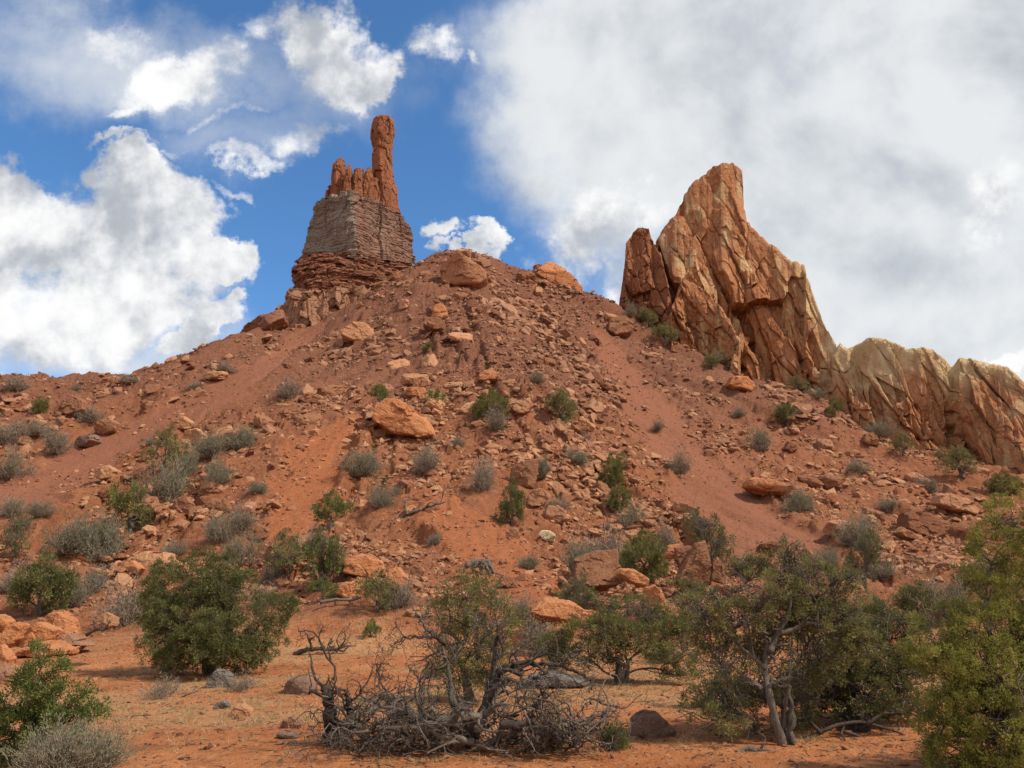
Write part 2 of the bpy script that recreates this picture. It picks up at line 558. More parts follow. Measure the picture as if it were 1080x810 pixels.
def soil_mat():
    m, n = new_mat('desert_soil')
    pos = n('ShaderNodeNewGeometry', 0)
    A = lambda s: n('ShaderNodeAttribute', 2, attribute_name=s)
    pink, wash, level, straw = A('pink'), A('wash'), A('level'), A('straw')
    n1 = n.noise(pos, 0.35, 6, 0.6); n2 = n.noise(pos, 2.6, 6, 0.65); n3 = n.noise(pos, 14, 5, 0.7)
    base = n.mix(n.remap(n1, 0.3, 0.7), (0.190, 0.066, 0.032), (0.270, 0.100, 0.049))
    base = n.mix(n.remap(n2, 0.38, 0.72), base, (0.34, 0.142, 0.068))
    hz = n('ShaderNodeSeparateXYZ', 0, i_0=pos).node.outputs[2]
    hi = n.remap(n.math('ADD', hz, n.math('MULTIPLY', n1, 14.0)), 18.0, 36.0, 0, 0.85, True)
    base = n.mix(hi, base, n.mix(n.remap(n2, 0.35, 0.7), (0.145, 0.062, 0.040), (0.235, 0.102, 0.062)))
    base = n.mix(pink, base, n.mix(n.remap(n2, 0.3, 0.7), (0.240, 0.093, 0.052), (0.300, 0.124, 0.071)))
    base = n.mix(wash, base, n.mix(n.remap(n2, 0.3, 0.7), (0.31, 0.102, 0.042), (0.39, 0.142, 0.060)))
    lev = n.mix(n.remap(n1, 0.35, 0.65), (0.38, 0.120, 0.041), (0.51, 0.205, 0.080))
    lev = n.mix(n.remap(n2, 0.45, 0.8, 0, 0.6), lev, (0.52, 0.27, 0.13))
    crust = n.noise(pos, 1.1, 7, 0.7, 0.6)
    lev = n.mix(n.remap(crust, 0.52, 0.66, 0, 0.75), lev, (0.26, 0.095, 0.040))
    base = n.mix(level, base, lev)
    sm = n.math('MULTIPLY', straw, n.remap(n3, 0.42, 0.62))
    base = n.mix(n.math('MULTIPLY', sm, 0.85), base, (0.47, 0.31, 0.155))
    # loose grit
    vor = n('ShaderNodeTexVoronoi', 0, i_Vector=pos, i_Scale=9.0, i_Randomness=1.0)
    vc = n('ShaderNodeTexVoronoi', 1, i_Vector=pos, i_Scale=9.0, i_Randomness=1.0)
    sv = n('ShaderNodeSeparateColor', 0, i_0=vc)
    grit = n.math('MULTIPLY', n.remap(vor, 0.42, 0.25), n.remap(sv, 0.62, 0.70))
    gcol = n.mix(sv.node.outputs[1], (0.20, 0.075, 0.04), (0.52, 0.27, 0.15))
    base = n.mix(n.math('MULTIPLY', grit, 0.8), base, gcol)
    h = n.math('ADD', n.math('MULTIPLY', n2, 0.10), n.math('MULTIPLY', n3, 0.05))
    h = n.math('ADD', h, n.math('MULTIPLY', grit, 0.03))
    bmp = n('ShaderNodeBump', i_Height=h, i_Strength=1.0, i_Distance=1.4)
    principled(n, base, 0.95, bmp, 0.1)
    return m


def rock_mat(name, c1, c2, c3, strata=0.0, varn=0.35, bump=1.0, scale=1.0, use_rnd=None, top=None, edge=0.0):
    m, n = new_mat(name)
    pos = n('ShaderNodeTexCoord', 3) if use_rnd == 'object' else n('ShaderNodeNewGeometry', 0)
    if use_rnd == 'object':
        rnd = n('ShaderNodeObjectInfo', 5) if False else n('ShaderNodeObjectInfo', 0)
        rnd = rnd.node.outputs['Random']
        pos = n.vmath('ADD', n.vmath('SCALE', pos, scale=1.0), n.vmath('SCALE', n('ShaderNodeCombineXYZ', i_0=rnd, i_1=rnd, i_2=rnd), scale=40.0))
    n1 = n.noise(pos, 0.45 * scale, 6, 0.6, 0.4)
    n2 = n.noise(pos, 3.1 * scale, 7, 0.65)
    n3 = n.noise(pos, 17 * scale, 5, 0.7)
    c = n.mix(n.remap(n1, 0.33, 0.67), c1, c2)
    c = n.mix(n.remap(n2, 0.40, 0.75, 0, 0.8), c, c3)
    if use_rnd:
        if use_rnd == 'object': r = rnd
        else: r = n('ShaderNodeAttribute', 2, attribute_name='rnd')
        c = n.mix(0.7, c, n.mix(n.remap(r, 0.1, 0.9), (0.17, 0.064, 0.036), (0.54, 0.285, 0.155)))
        if use_rnd == 'attr':
            hz = n('ShaderNodeSeparateXYZ', 0, i_0=n('ShaderNodeNewGeometry', 0)).node.outputs[2]
            c = n.mix(n.remap(n.math('ADD', hz, n.math('MULTIPLY', n1, 14.0)), 18.0, 38.0, 0, 0.5, True), c, n.mix(r, (0.13, 0.056, 0.038), (0.34, 0.185, 0.12)))
    if strata:
        mp = n('ShaderNodeMapping', i_Vector=pos, i_Scale=(0.05, 0.05, 1.3 * scale), i_Rotation=(0.05, 0.04, 0))
        st = n.noise(mp, 1.6, 6, 0.7, 0.6)
        c = n.mix(n.remap(st, 0.35, 0.65, 0, strata), c, tuple(0.55 * x for x in c1))
        c = n.mix(n.remap(st, 0.62, 0.70, 0, strata * 0.8), c, tuple(min(1, 1.35 * x) for x in c3))
    # run-off stains, stretched downwards
    ms = n('ShaderNodeMapping', i_Vector=pos, i_Scale=(1.1 * scale, 1.1 * scale, 0.10 * scale))
    vs = n.noise(ms, 1.0, 6, 0.6, 0.5)
    c = n.mix(n.remap(vs, 0.54, 0.70, 0, varn), c, (0.13, 0.065, 0.045))
    if top:       # pale beds: attribute 'pale' 0..1
        pa = n('ShaderNodeAttribute', 2, attribute_name='pale')
        c = n.mix(pa, c, n.mix(n.remap(n1, 0.3, 0.7), top[0], top[1]))
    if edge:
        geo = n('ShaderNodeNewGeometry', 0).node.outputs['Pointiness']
        c = n.mix(n.remap(geo, 0.52, 0.62, 0, edge), c, tuple(min(0.8, x * 1.35 + 0.03) for x in c3))  # convex edges painted paler: weathering and lit arêtes in one tone
        c = n.mix(n.remap(geo, 0.47, 0.40, 0, edge), c, tuple(x * 0.45 for x in c1))  # concave creases painted darker, shade put into the colour
    h = n.math('ADD', n.math('MULTIPLY', n2, 0.35 / scale), n.math('MULTIPLY', n3, 0.09 / scale))
    bmp = n('ShaderNodeBump', i_Height=h, i_Strength=0.75 * bump, i_Distance=1.0)
    principled(n, c, 0.9, bmp, 0.15)
    return m


def leaf_mat(name, c1, c2, tr=0.25):
    m, n = new_mat(name)
    r = n('ShaderNodeAttribute', 2, attribute_name='rnd')
    c = n.mix(r, c1, c2)
    d = n('ShaderNodeBsdfDiffuse', i_Color=c)
    t = n('ShaderNodeBsdfTranslucent', i_Color=n.mix(0.5, c, c2))
    s = n('ShaderNodeMixShader', i_0=tr, i_1=d, i_2=t)
    n('ShaderNodeOutputMaterial', i_Surface=s)
    return m


def wood_mat(name, c1, c2, sc=1.0):
    m, n = new_mat(name)
    pos = n('ShaderNodeNewGeometry', 0)
    r = n('ShaderNodeAttribute', 2, attribute_name='rnd')
    n1 = n.noise(pos, 6 * sc, 6, 0.65, 0.8); n2 = n.noise(pos, 45 * sc, 4, 0.6, 1.5)
    c = n.mix(n.remap(n1, 0.3, 0.7), c1, c2)
    n4 = n.noise(n('ShaderNodeMapping', i_Vector=pos, i_Scale=(60, 60, 6)), 1.0, 3, 0.6, 1.0)
    c = n.mix(n.remap(n4, 0.45, 0.65, 0, 0.6), c, tuple(x * 0.4 for x in c1))
    c = n.mix(n.remap(n2, 0.5, 0.72, 0, 0.5), c, tuple(x * 0.35 for x in c1))
    c = n.mix(n.math('MULTIPLY', r, 0.6), c, tuple(x * 0.5 for x in c1))
    bmp = n('ShaderNodeBump', i_Height=n.math('ADD', n2, n4), i_Strength=0.8, i_Distance=0.03)
    principled(n, c, 0.85, bmp, 0.15)
    return m


M = {}
M['soil'] = soil_mat()
M['rock'] = rock_mat('orange_sandstone', (0.32, 0.122, 0.055), (0.44, 0.190, 0.088), (0.52, 0.27, 0.14), use_rnd='object', varn=0.25, scale=1.6)
M['rubble'] = rock_mat('rubble_stone', (0.30, 0.112, 0.052), (0.40, 0.165, 0.078), (0.47, 0.235, 0.12), use_rnd='attr', varn=0.1, scale=1.6)
M['bright_rock'] = rock_mat('bright_sandstone', (0.43, 0.145, 0.055), (0.52, 0.215, 0.090), (0.58, 0.30, 0.15), varn=0.2, scale=2.2)
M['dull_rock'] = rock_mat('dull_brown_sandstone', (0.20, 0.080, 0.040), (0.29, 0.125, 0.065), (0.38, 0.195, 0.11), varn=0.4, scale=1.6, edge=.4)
M['brown_rock'] = rock_mat('brown_stone', (0.17, 0.095, 0.065), (0.24, 0.14, 0.10), (0.30, 0.19, 0.14), varn=0.3, scale=2.2)
M['grey_rock'] = rock_mat('grey_stone', (0.13, 0.105, 0.09), (0.20, 0.165, 0.14), (0.28, 0.235, 0.20), varn=0.2, scale=2.2)
M['pale_rock'] = rock_mat('pale_stone', (0.58, 0.44, 0.25), (0.66, 0.53, 0.33), (0.72, 0.6, 0.4), varn=0.05, scale=2)
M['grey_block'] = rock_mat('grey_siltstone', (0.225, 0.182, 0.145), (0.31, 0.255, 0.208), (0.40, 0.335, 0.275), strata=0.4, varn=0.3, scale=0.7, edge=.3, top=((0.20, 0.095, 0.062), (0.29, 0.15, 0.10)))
M['brown_block'] = rock_mat('brown_siltstone', (0.165, 0.075, 0.050), (0.235, 0.115, 0.075), (0.33, 0.20, 0.14), strata=0.5, varn=0.5, scale=0.7)
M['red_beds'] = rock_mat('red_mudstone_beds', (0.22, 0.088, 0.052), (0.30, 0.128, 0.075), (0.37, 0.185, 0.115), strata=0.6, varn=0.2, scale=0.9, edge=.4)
M['tan_beds'] = rock_mat('tan_sandstone_beds', (0.31, 0.150, 0.085), (0.39, 0.20, 0.12), (0.45, 0.26, 0.165), strata=0.2, varn=0.2, scale=0.9)
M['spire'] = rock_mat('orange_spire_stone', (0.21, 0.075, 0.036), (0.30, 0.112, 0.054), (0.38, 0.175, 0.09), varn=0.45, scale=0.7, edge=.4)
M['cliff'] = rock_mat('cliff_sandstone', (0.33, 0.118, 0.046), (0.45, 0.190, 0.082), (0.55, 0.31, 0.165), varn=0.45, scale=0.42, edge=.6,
                      top=((0.60, 0.42, 0.20), (0.68, 0.53, 0.31)))
M['bark'] = wood_mat('juniper_bark', (0.14, 0.105, 0.08), (0.26, 0.21, 0.17))
M['dead'] = wood_mat('weathered_dead_wood', (0.165, 0.128, 0.100), (0.335, 0.275, 0.222))
M['dead_dark'] = wood_mat('dark_dead_wood', (0.085, 0.06, 0.048), (0.19, 0.15, 0.12))
M['jun'] = leaf_mat('juniper_foliage', (0.082, 0.090, 0.030), (0.285, 0.262, 0.092))
M['jun_dark'] = leaf_mat('dark_juniper_foliage', (0.064, 0.075, 0.028), (0.250, 0.236, 0.090))
M['jun_bright'] = leaf_mat('bright_juniper_foliage', (0.115, 0.125, 0.028), (0.400, 0.370, 0.095))
M['jun_olive'] = leaf_mat('olive_juniper_foliage', (0.105, 0.102, 0.038), (0.335, 0.295, 0.120))
M['pinyon'] = leaf_mat('pinyon_foliage', (0.080, 0.110, 0.030), (0.215, 0.240, 0.072))
M['sage'] = leaf_mat('grey_green_sage', (0.165, 0.160, 0.100), (0.31, 0.29, 0.19))
M['twig'] = leaf_mat('grey_brown_twigs', (0.19, 0.145, 0.105), (0.36, 0.29, 0.215), 0.05)
M['straw'] = leaf_mat('dry_grass', (0.36, 0.24, 0.11), (0.56, 0.42, 0.23))

# ------------------------------------------------------------------ ground sheet
az = np.concatenate([np.linspace(-180, -60, 24, endpoint=False), np.linspace(-60, -38, 40, endpoint=False),
                     np.linspace(-38, 38, 820, endpoint=False), np.linspace(38, 60, 40, endpoint=False), np.linspace(60, 180, 24, endpoint=False)]) * math.pi / 180
rr = np.concatenate([[0.5, 1.2, 2, 3], 3.6 * (150 / 3.6) ** (np.arange(1, 821) / 820), [155, 162, 170, 180, 195, 215, 240, 280, 350, 500, 900, 2000, 5000]])
AZ, RR = np.meshgrid(az, rr)
TX = (np.sin(AZ) * RR).ravel(); TY = (np.cos(AZ) * RR).ravel()
TZ, (z1, z2, z3, z4, zf, TPX, TPY) = H(TX, TY, True)
na, nr = len(az), len(rr)
i = np.arange(nr - 1)[:, None] * na; j = np.arange(na)[None]; k = (j + 1) % na
Q = np.stack([i + j, i + na + j, i + na + k, i + k], 2).reshape(-1, 4)
TV = np.stack([TX, TY, TZ], 1)
cen = len(TV)
V = np.concatenate([TV, [(0, 0, H(0, 0)[0])]])
tri = np.stack([np.full(na, cen), np.arange(na), (np.arange(na) + 1) % na], 1)[:, ::-1]
pad = lambda a: np.concatenate([a, [a[0]]])
straw = zf * sstep(fbm(TV[:, :2] * 0.4, 3, 0.5, 61), -0.15, 0.25) * sstep(TY, 12.0, 14.5)
me = mesh_np('ground', V, [Q, tri[:, ::-1]], True, {'pink': pad(np.maximum(z1, z2 * .85)), 'wash': pad(np.maximum(z3, z4)), 'level': pad(zf), 'straw': pad(straw)})
link('ground', me, M['soil'], kind='structure')

# ------------------------------------------------------------------ rock masses
def ratio(py):
    v = (405 - py) / F
    return (sp + v * cp) / (cp - v * sp)


def at_yz(px, y, z):
    te = (z - CAMH) / y
    v = (te * cp - sp) / (cp + te * sp)
    return (px - 540) / F * y / (cp - v * sp)


def normals_grid(G):
    du = np.gradient(G, axis=0); dv = np.gradient(G, axis=1)
    N = np.cross(du, dv); N /= np.linalg.norm(N, axis=2, keepdims=True) + 1e-9
    return N


def wall(name, cols, mat, parent, seed, npx=3.0, nt=300, disp=((3.4, (7.0, 8, 26), .65), (1.2, (2.5, 4, 14), .7), (0.28, (1, 1.5, 3.5), .7)),
         shear=0.0, pale=None, ends=True, top_calm=1.0, dents=(), rim=2.2):
    """a standing rock mass: cols = (px, skyline py, foot y, lean back, thickness, depth of foot below ground)"""
    cols = np.array(cols, float)
    s = np.arange(cols[0, 0], cols[-1, 0] + 0.01, 1 / npx)
    top, yb, lean, thick = (np.interp(s, cols[:, 0], cols[:, k]) for k in (1, 2, 3, 4))
    q1 = np.stack([s / 9.0, s * 0 + seed * 0.37], 1); q2 = np.stack([s / 3.1, s * 0 + seed * 0.11], 1)
    top = top + rim * (hsh(np.floor(q1[:, 0]), np.floor(q1[:, 1]), q1[:, 1] * 0, seed) - 0.5) + rim * 0.6 * vnoise(q2, seed) + rim * 0.5 * vnoise(q1, seed + 1)
    xb = (s - 540) / F * yb
    zb = H(xb * 1.03, yb) - 4.0
    yt = yb + lean
    zt = CAMH + np.array([ratio(a) for a in top]) * (yt + np.minimum(thick * 0.35, 3.0))
    nf, nc, nb = nt, 26, 60
    G = np.zeros((len(s), nf + nc + nb, 3))
    t = np.linspace(0, 1, nf)
    for a in range(len(s)):
        rnd_ = min(thick[a] * 0.35, (zt[a] - zb[a]) * 0.2, 1.6)
        y1 = yb[a] + lean[a] * t ** 1.25
        z1_ = zb[a] + (zt[a] - rnd_ - zb[a]) * t
        th = np.linspace(0, math.pi, nc)
        yc = yt[a] + thick[a] * 0.5 * (1 - np.cos(th))
        th = np.clip(th * 2.2, 0, math.pi / 2) * (th <= math.pi / 2) + np.clip(math.pi - (math.pi - th) * 2.2, math.pi / 2, math.pi) * (th > math.pi / 2)
        zc = zt[a] - rnd_ + rnd_ * np.sin(th)
        tb = np.linspace(0, 1, nb)
        y3 = yt[a] + thick[a] + tb * lean[a] * 0.5
        z3_ = (zt[a] - rnd_) + (zb[a] - 3 - zt[a] + rnd_) * tb
        Y = np.concatenate([y1, yc, y3]); Z = np.concatenate([z1_, zc, z3_])
        G[a, :, 1] = Y; G[a, :, 2] = Z
        G[a, :, 0] = at_yz(s[a], Y, Z)
    N = normals_grid(G)
    P = G.reshape(-1, 3)
    Nn = N.reshape(-1, 3) * (1 if N[len(s) // 2, nf // 2, 1] < 0 else -1)
    sh = P.copy()
    sh[:, 0] += shear * P[:, 2]
    wv = np.stack([fbm(P * 0.12, 2, 0.5, seed + 90), fbm(P * 0.12, 2, 0.5, seed + 91), fbm(P * 0.12, 2, 0.5, seed + 92)], 1)
    d = np.zeros(len(P))
    for q, (amp, sc, ti) in enumerate(disp):
        d += amp * facet(sh + wv * 0.25, (sc[0], 60.0, sc[2]), seed + 13 * q, ti, 0.22 if q < 2 else 0.12)
    d += 0.12 * fbm(P * 0.9, 4, 0.6, seed + 70)
    if dents:
        gx_, gy_ = proj(P)
        wob = 0.22 * fbm(P * 0.5, 3, 0.6, seed + 75)
        fr_ = np.tile(np.arange(nf + nc + nb) < nf + 6, len(s))
        for (cx, cy, rx, ry, dp, sl) in dents:
            e = np.hypot((gx_ - cx - sl * (gy_ - cy)) / rx, (gy_ - cy) / ry) + wob
            d -= dp * sstep(e, 1.05, 0.75) * fr_
    keep = np.ones((len(s), nf + nc + nb)); keep[:, nf - 40:nf + nc + 20] = 0.42; keep[:, nf - 90:nf - 40] = np.linspace(1, 0.42, 50)
    Nn = Nn.copy()
    side = np.ones((len(s), nf + nc + nb)); side[:, nf + nc // 2:] = 1
    Nn[:, 0] *= 0.45; Nn[:, 2] *= 0.25
    hf = np.concatenate([t, np.ones(nc), 1 - tb])[None, :] * np.ones((len(s), 1))
    calm = 1 - (1 - top_calm) * sstep(hf, 0.30, 0.75)
    P2 = P + Nn * (d * keep.ravel() * calm.ravel())[:, None]
    R, Cc = G.shape[:2]
    ii = np.arange(R - 1)[:, None] * Cc; jj = np.arange(Cc - 1)[None]
    Q = np.stack([ii + jj, ii + Cc + jj, ii + Cc + jj + 1, ii + jj + 1], 2).reshape(-1, 4)
    Vv = list(P2)
    V = P2
    T = []
    if ends:   # close both ends
        for r, flip in ((0, False), (R - 1, True)):
            c = len(V); V = np.concatenate([V, [P2[r * Cc:(r + 1) * Cc].mean(0)]])
            ring = np.arange(Cc) + r * Cc
            nx = np.roll(ring, -1)
            T.append(np.stack([np.full(Cc, c), ring, nx] if flip else [np.full(Cc, c), nx, ring], 1))
    ppx, ppy = proj(V)
    pa = pale(V, ppx, ppy) if pale else np.zeros(len(V))
    me = mesh_np(name, V, [Q] + T, False, {'pale': pa})
    return link(name, me, mat, parent)


def cliff_pale(V, px, py):
    w = 0.5 * fbm(V * (0.10, 0.10, 0.18), 4, 0.55, 400) + 0.35 * fbm(V * (0.9, .9, 0.10), 3, 0.6, 401)
    frac = np.interp(px, [780, 840, 880, 930, 1080], [290, 335, 400, 395, 425])       # below this row the rock turns orange
    a = sstep((frac - py) / 60 + w * 1.6, -0.2, 0.9) * sstep(px + 40 * w, 800, 890)
    st = sstep(fbm(V * (0.55, 0.55, 0.06), 3, 0.6, 402), 0.20, 0.42) * 0.5            # cream streaks, stretched downwards
    return np.clip(np.maximum(a, st), 0, 1)


# right hand peak with its fin
peak = empty('sandstone_peak', at(740, 395, 112), 'tall orange sandstone peak leaning right, with a smaller fin at its left foot', 'rock formation')
wall('peak_body', [(686, 300, 118, 4, 5), (692, 262, 118, 5, 6), (700, 250, 117, 6, 7), (712, 232, 116, 7, 8), (722, 212, 116, 8, 8), (734, 196, 116, 8, 7), (745, 189, 116, 8, 6),
                   (752, 181, 116, 8, 6), (760, 177, 115, 8, 6), (776, 178, 115, 8, 6), (782, 184, 115, 8, 6), (783.5, 232, 115, 7, 6), (788, 240, 114, 6, 6), (800, 254, 113, 6, 6),
                   (815, 268, 112, 6, 6), (828, 277, 111, 6, 6), (838, 281, 110, 6, 6), (847, 284, 110, 6, 6), (850, 294, 109, 5, 6), (856, 310, 109, 5, 6), (864, 330, 108, 5, 5), (872, 350, 107, 4, 5), (882, 366, 106, 3, 5), (888, 400, 105, 2, 5)],
     M['cliff'], peak, 500, 3.2, 330, shear=0.13, pale=cliff_pale, top_calm=0.42,
     dents=((729, 240, 9, 16, 2.6, -.2), (760, 206, 13, 17, 0.9, -.2), (800, 290, 5, 30, 1.3, .35), (820, 322, 8, 30, 2.4, .25), (842, 330, 5, 30, 1.6, .3), (760, 300, 4, 26, 1.0, .4), (778, 270, 9, 20, .8, .5), (704, 285, 5, 20, 1.6, .2), (748, 345, 6, 24, 1.2, .1), (790, 350, 7, 22, 1.4, .2), (858, 370, 5, 22, 1.5, .2)))
wall('peak_fin', [(652, 322, 115, 1, 3), (656, 300, 114, 2, 4), (660, 258, 114, 2, 4), (668, 247, 114, 3, 4), (678, 241, 113, 3, 4), (684, 243, 113, 3, 4), (688, 256, 113, 3, 4), (696, 272, 112, 2, 4), (704, 300, 111, 1, 4), (712, 330, 111, 1, 3)],
     M['spire'], peak, 560, 4, 220, disp=((0.9, (3, 4, 9), .5), (0.4, (1.2, 1.6, 3), .7), (0.15, (.6, .6, 1.2), .7)), shear=0.1, pale=cliff_pale)
wall('peak_buttress', [(706, 330, 109, 1, 5), (716, 306, 109, 2, 5), (724, 288, 109, 3, 5), (733, 280, 109, 3, 5), (742, 300, 108, 3, 5), (752, 318, 107, 3, 5), (768, 338, 106, 2, 4), (780, 362, 105, 1, 4)],
     M['cliff'], peak, 590, 3.2, 200, disp=((1.3, (3, 4, 9), .6), (0.5, (1.2, 1.6, 3), .7), (0.2, (.6, .6, 1.2), .7)), shear=0.15, pale=cliff_pale)
# pale cliff running out of the picture on the right
wall('sandstone_cliff', [(878, 380, 104, 2, 8), (886, 366, 103, 3, 9), (893, 372, 102, 3, 9), (900, 370, 101, 4, 9), (915, 362, 99, 4, 9), (935, 361, 97, 4, 9), (948, 366, 95.5, 4, 9), (958, 371, 94.5, 4, 9), (972, 370, 93.5, 4, 9), (986, 374, 93, 4, 9),
                         (1000, 384, 92, 4, 9), (1004, 390, 92, 4, 9), (1012, 382, 91, 4, 9), (1030, 384, 90, 4, 9), (1050, 390, 88.5, 4, 9), (1060, 392, 87.5, 4, 9), (1072, 402, 86.5, 4, 9), (1078, 408, 86, 4, 9), (1100, 404, 85, 4, 9), (1150, 410, 83, 4, 9), (1220, 420, 81, 4, 9)],
     M['cliff'], None, 620, 2.6, 240, disp=((2.2, (3.6, 6, 22), .6), (1.0, (1.6, 3, 9), .7), (0.25, (.7, 1, 2), .7)), shear=0.08, pale=cliff_pale, top_calm=0.5, rim=0.7,
     dents=((905, 405, 4, 26, 1.4, .3), (925, 430, 7, 26, 1.8, .2), (950, 420, 5, 34, 1.3, .3), (968, 445, 8, 24, 1.6, .1), (990, 430, 4, 30, 1.2, .3), (1006, 462, 7, 20, 2.2, 0), (1020, 462, 9, 22, 1.6, .1), (1042, 440, 5, 34, 1.4, .25), (1062, 430, 5, 34, 1.2, .2), (935, 385, 8, 8, .8, 0), (1000, 400, 6, 16, 1.0, .4)))
tag(bpy.data.objects['sandstone_cliff'], 'long pale topped sandstone cliff running off to the right of the peak', 'cliff')


def loft(name, levels, mat, parent, seed, n=420, nz=260, disp=(), soft=0.0, wave=0.3, ledge=0.0, attrs=None, crack=0.3, low=0.0, rim=0.0):
    """levels: (z, [plan points]) from the foot upwards, closed at the top"""
    rings = []
    for pts in levels:
        pts = np.array(pts, float)
        cl = np.concatenate([pts, pts[:1]])
        m = len(pts)
        # same number of samples on every edge so that corners stay corners
        per = n // m
        R = np.concatenate([cl[e] + (cl[e + 1] - cl[e]) * (np.arange(per)[:, None] / per) for e in range(m)])
        if soft:
            for _ in range(int(soft)):
                R = (np.roll(R, 1, 0) + R * 2 + np.roll(R, -1, 0)) / 4
        rings.append(R)
    rings = np.array(rings)
    zs = rings[:, :, 2].mean(1)
    zq = np.linspace(zs[0], zs[-1], nz)
    G = np.zeros((nz, rings.shape[1], 3))
    for a in range(rings.shape[1]):
        for c in (0, 1, 2):
            G[:, a, c] = np.interp(zq, zs, rings[:, a, c])
    ctr = G[:, :, :2].mean(1, keepdims=True)
    tng = np.roll(G, -1, 1) - np.roll(G, 1, 1)
    N = np.stack([tng[..., 1], -tng[..., 0], np.zeros_like(tng[..., 0])], 2)
    N /= np.linalg.norm(N, axis=2, keepdims=True) + 1e-9
    if ((G[..., :2] - ctr) * N[..., :2]).sum() < 0: N = -N
    P = G.reshape(-1, 3); Nn = N.reshape(-1, 3)
    d = np.zeros(len(P))
    for q, (amp, sc, ti) in enumerate(disp): d += amp * facet(P, sc, seed + 13 * q, ti, crack)
    if ledge:
        zz = P[:, 2] + 0.35 * fbm(P * 0.25, 2, 0.5, seed + 60)
        d += ledge * fbm(np.stack([zz * 1.7, zz * 0 + seed], 1), 3, 0.8, seed + 61) * (1 + .5 * fbm(P * .3, 2, .5, seed + 62))
    d += wave * fbm(P * 0.9, 4, 0.6, seed + 70)
    if low: d += low * fbm(P * (0.28, 0.28, 0.2), 3, 0.55, seed + 71)
    if rim:
        hgt = np.repeat(np.linspace(0, 1, nz), G.shape[1])
        P[:, 2] -= rim * sstep(hgt, 0.7, 1.0) * (0.5 + 0.5 * facet(P * (1, 1, 0), (1.3, 1.3, 9), seed + 72, .4))
    P = P + Nn * d[:, None]
    m = G.shape[1]
    ii = np.arange(nz - 1)[:, None] * m; jj = np.arange(m)[None]; kk = (jj + 1) % m
    Q = np.stack([ii + jj, ii + kk, ii + m + kk, ii + m + jj], 2).reshape(-1, 4)
    # the top: shrink inwards in a few rings
    V = [P]; last = P[-m:]; nb = (nz - 1) * m; Qs = [Q]; cnt = len(P)
    c = last.mean(0)
    for f, dz in ((0.8, 0.10), (0.5, 0.2), (0.2, 0.22)):
        ring = c + (last - c) * f; ring[:, 2] = last[:, 2] + dz + 0.2 * fbm(ring * 0.8, 3, 0.6, seed + 80)
        V.append(ring)
        Qs.append(np.stack([nb + jj[0], nb + kk[0], cnt + kk[0], cnt + jj[0]], 1)); nb = cnt; cnt += m
    V.append(c[None] + (0, 0, 0.22))
    T = np.stack([nb + jj[0], nb + kk[0], np.full(m, cnt)], 1)
    VV = np.concatenate(V)
    me = mesh_np(name, VV, Qs + [T], False, {'pale': attrs(VV) if attrs else np.zeros(len(VV))})
    return link(name, me, mat, parent)


def plan(*pts):
    """ring of a rock mass: (picture column, picture row, metres ahead)"""
    return [tuple(at(*p)) for p in pts]


def zat(py, y): return float(at(540, py, y)[2])


butte = empty('rock_tower', at(375, 300, 114), 'grey and red rock tower crowned by pinnacles and a tall finger of orange rock', 'rock formation')
# tan columnar foot
loft('tower_foot', [plan((286, 366, 111), (312, 366, 105.5), (372, 352, 106), (436, 320, 118), (404, 340, 136), (310, 366, 130)),
                    plan((297, 335, 112), (320, 336, 106.6), (372, 330, 107.5), (434, 305, 119), (402, 320, 136), (315, 335, 130)),
                    plan((309, 304, 113), (326, 305, 107.8), (374, 303, 108.4), (434, 290, 120), (402, 300, 136), (320, 304, 130))],
     M['tan_beds'], butte, 700, crack=0.2, disp=((0.8, (1.5, 1.5, 4), .6), (0.3, (.9, .9, 1.8), .8)), wave=0.25)
# red layered beds with overhanging ledges
loft('tower_beds', [plan((314, 308, 114), (330, 309, 109.2), (375, 308, 109.4), (437, 296, 121), (402, 305, 137), (322, 308, 131)),
                    plan((308, 298, 114), (326, 299, 109.0), (375, 298, 109.6), (437, 290, 121), (402, 296, 137), (320, 297, 131)),
                    plan((310, 291, 114), (330, 291, 110.0), (376, 291, 110.2), (438, 285, 121.5), (402, 288, 137), (322, 290, 131)),
                    plan((309, 285, 114.4), (329, 285, 110.6), (376, 285, 110.6), (438, 282, 121.8), (402, 282, 137), (322, 282, 131)),
                    plan((315, 276, 116.6), (334, 276, 113.0), (376, 277, 111.3), (438, 279, 122.8), (402, 276, 137), (324, 275, 131)),
                    plan((320, 266, 118.4), (338, 266, 115.4), (376, 268, 112.2), (437, 273, 124), (400, 268, 136), (330, 266, 131))],
     M['red_beds'], butte, 730, disp=((0.35, (1.6, 1.6, 1.4), .7), (0.13, (.7, .7, .5), .8)), wave=0.3, ledge=0.36, soft=10, low=0.8)
# grey block, corner towards the viewer; its right side is browner
corner = at(374, 240, 112.6)


def brown_side(V):
    px, py = proj(V)
    return sstep(px - np.interp(py, [195, 270], [372, 377]), -1.5, 1.5) * (0.75 + 0.25 * fbm(V * 0.4, 3, 0.5, 9))


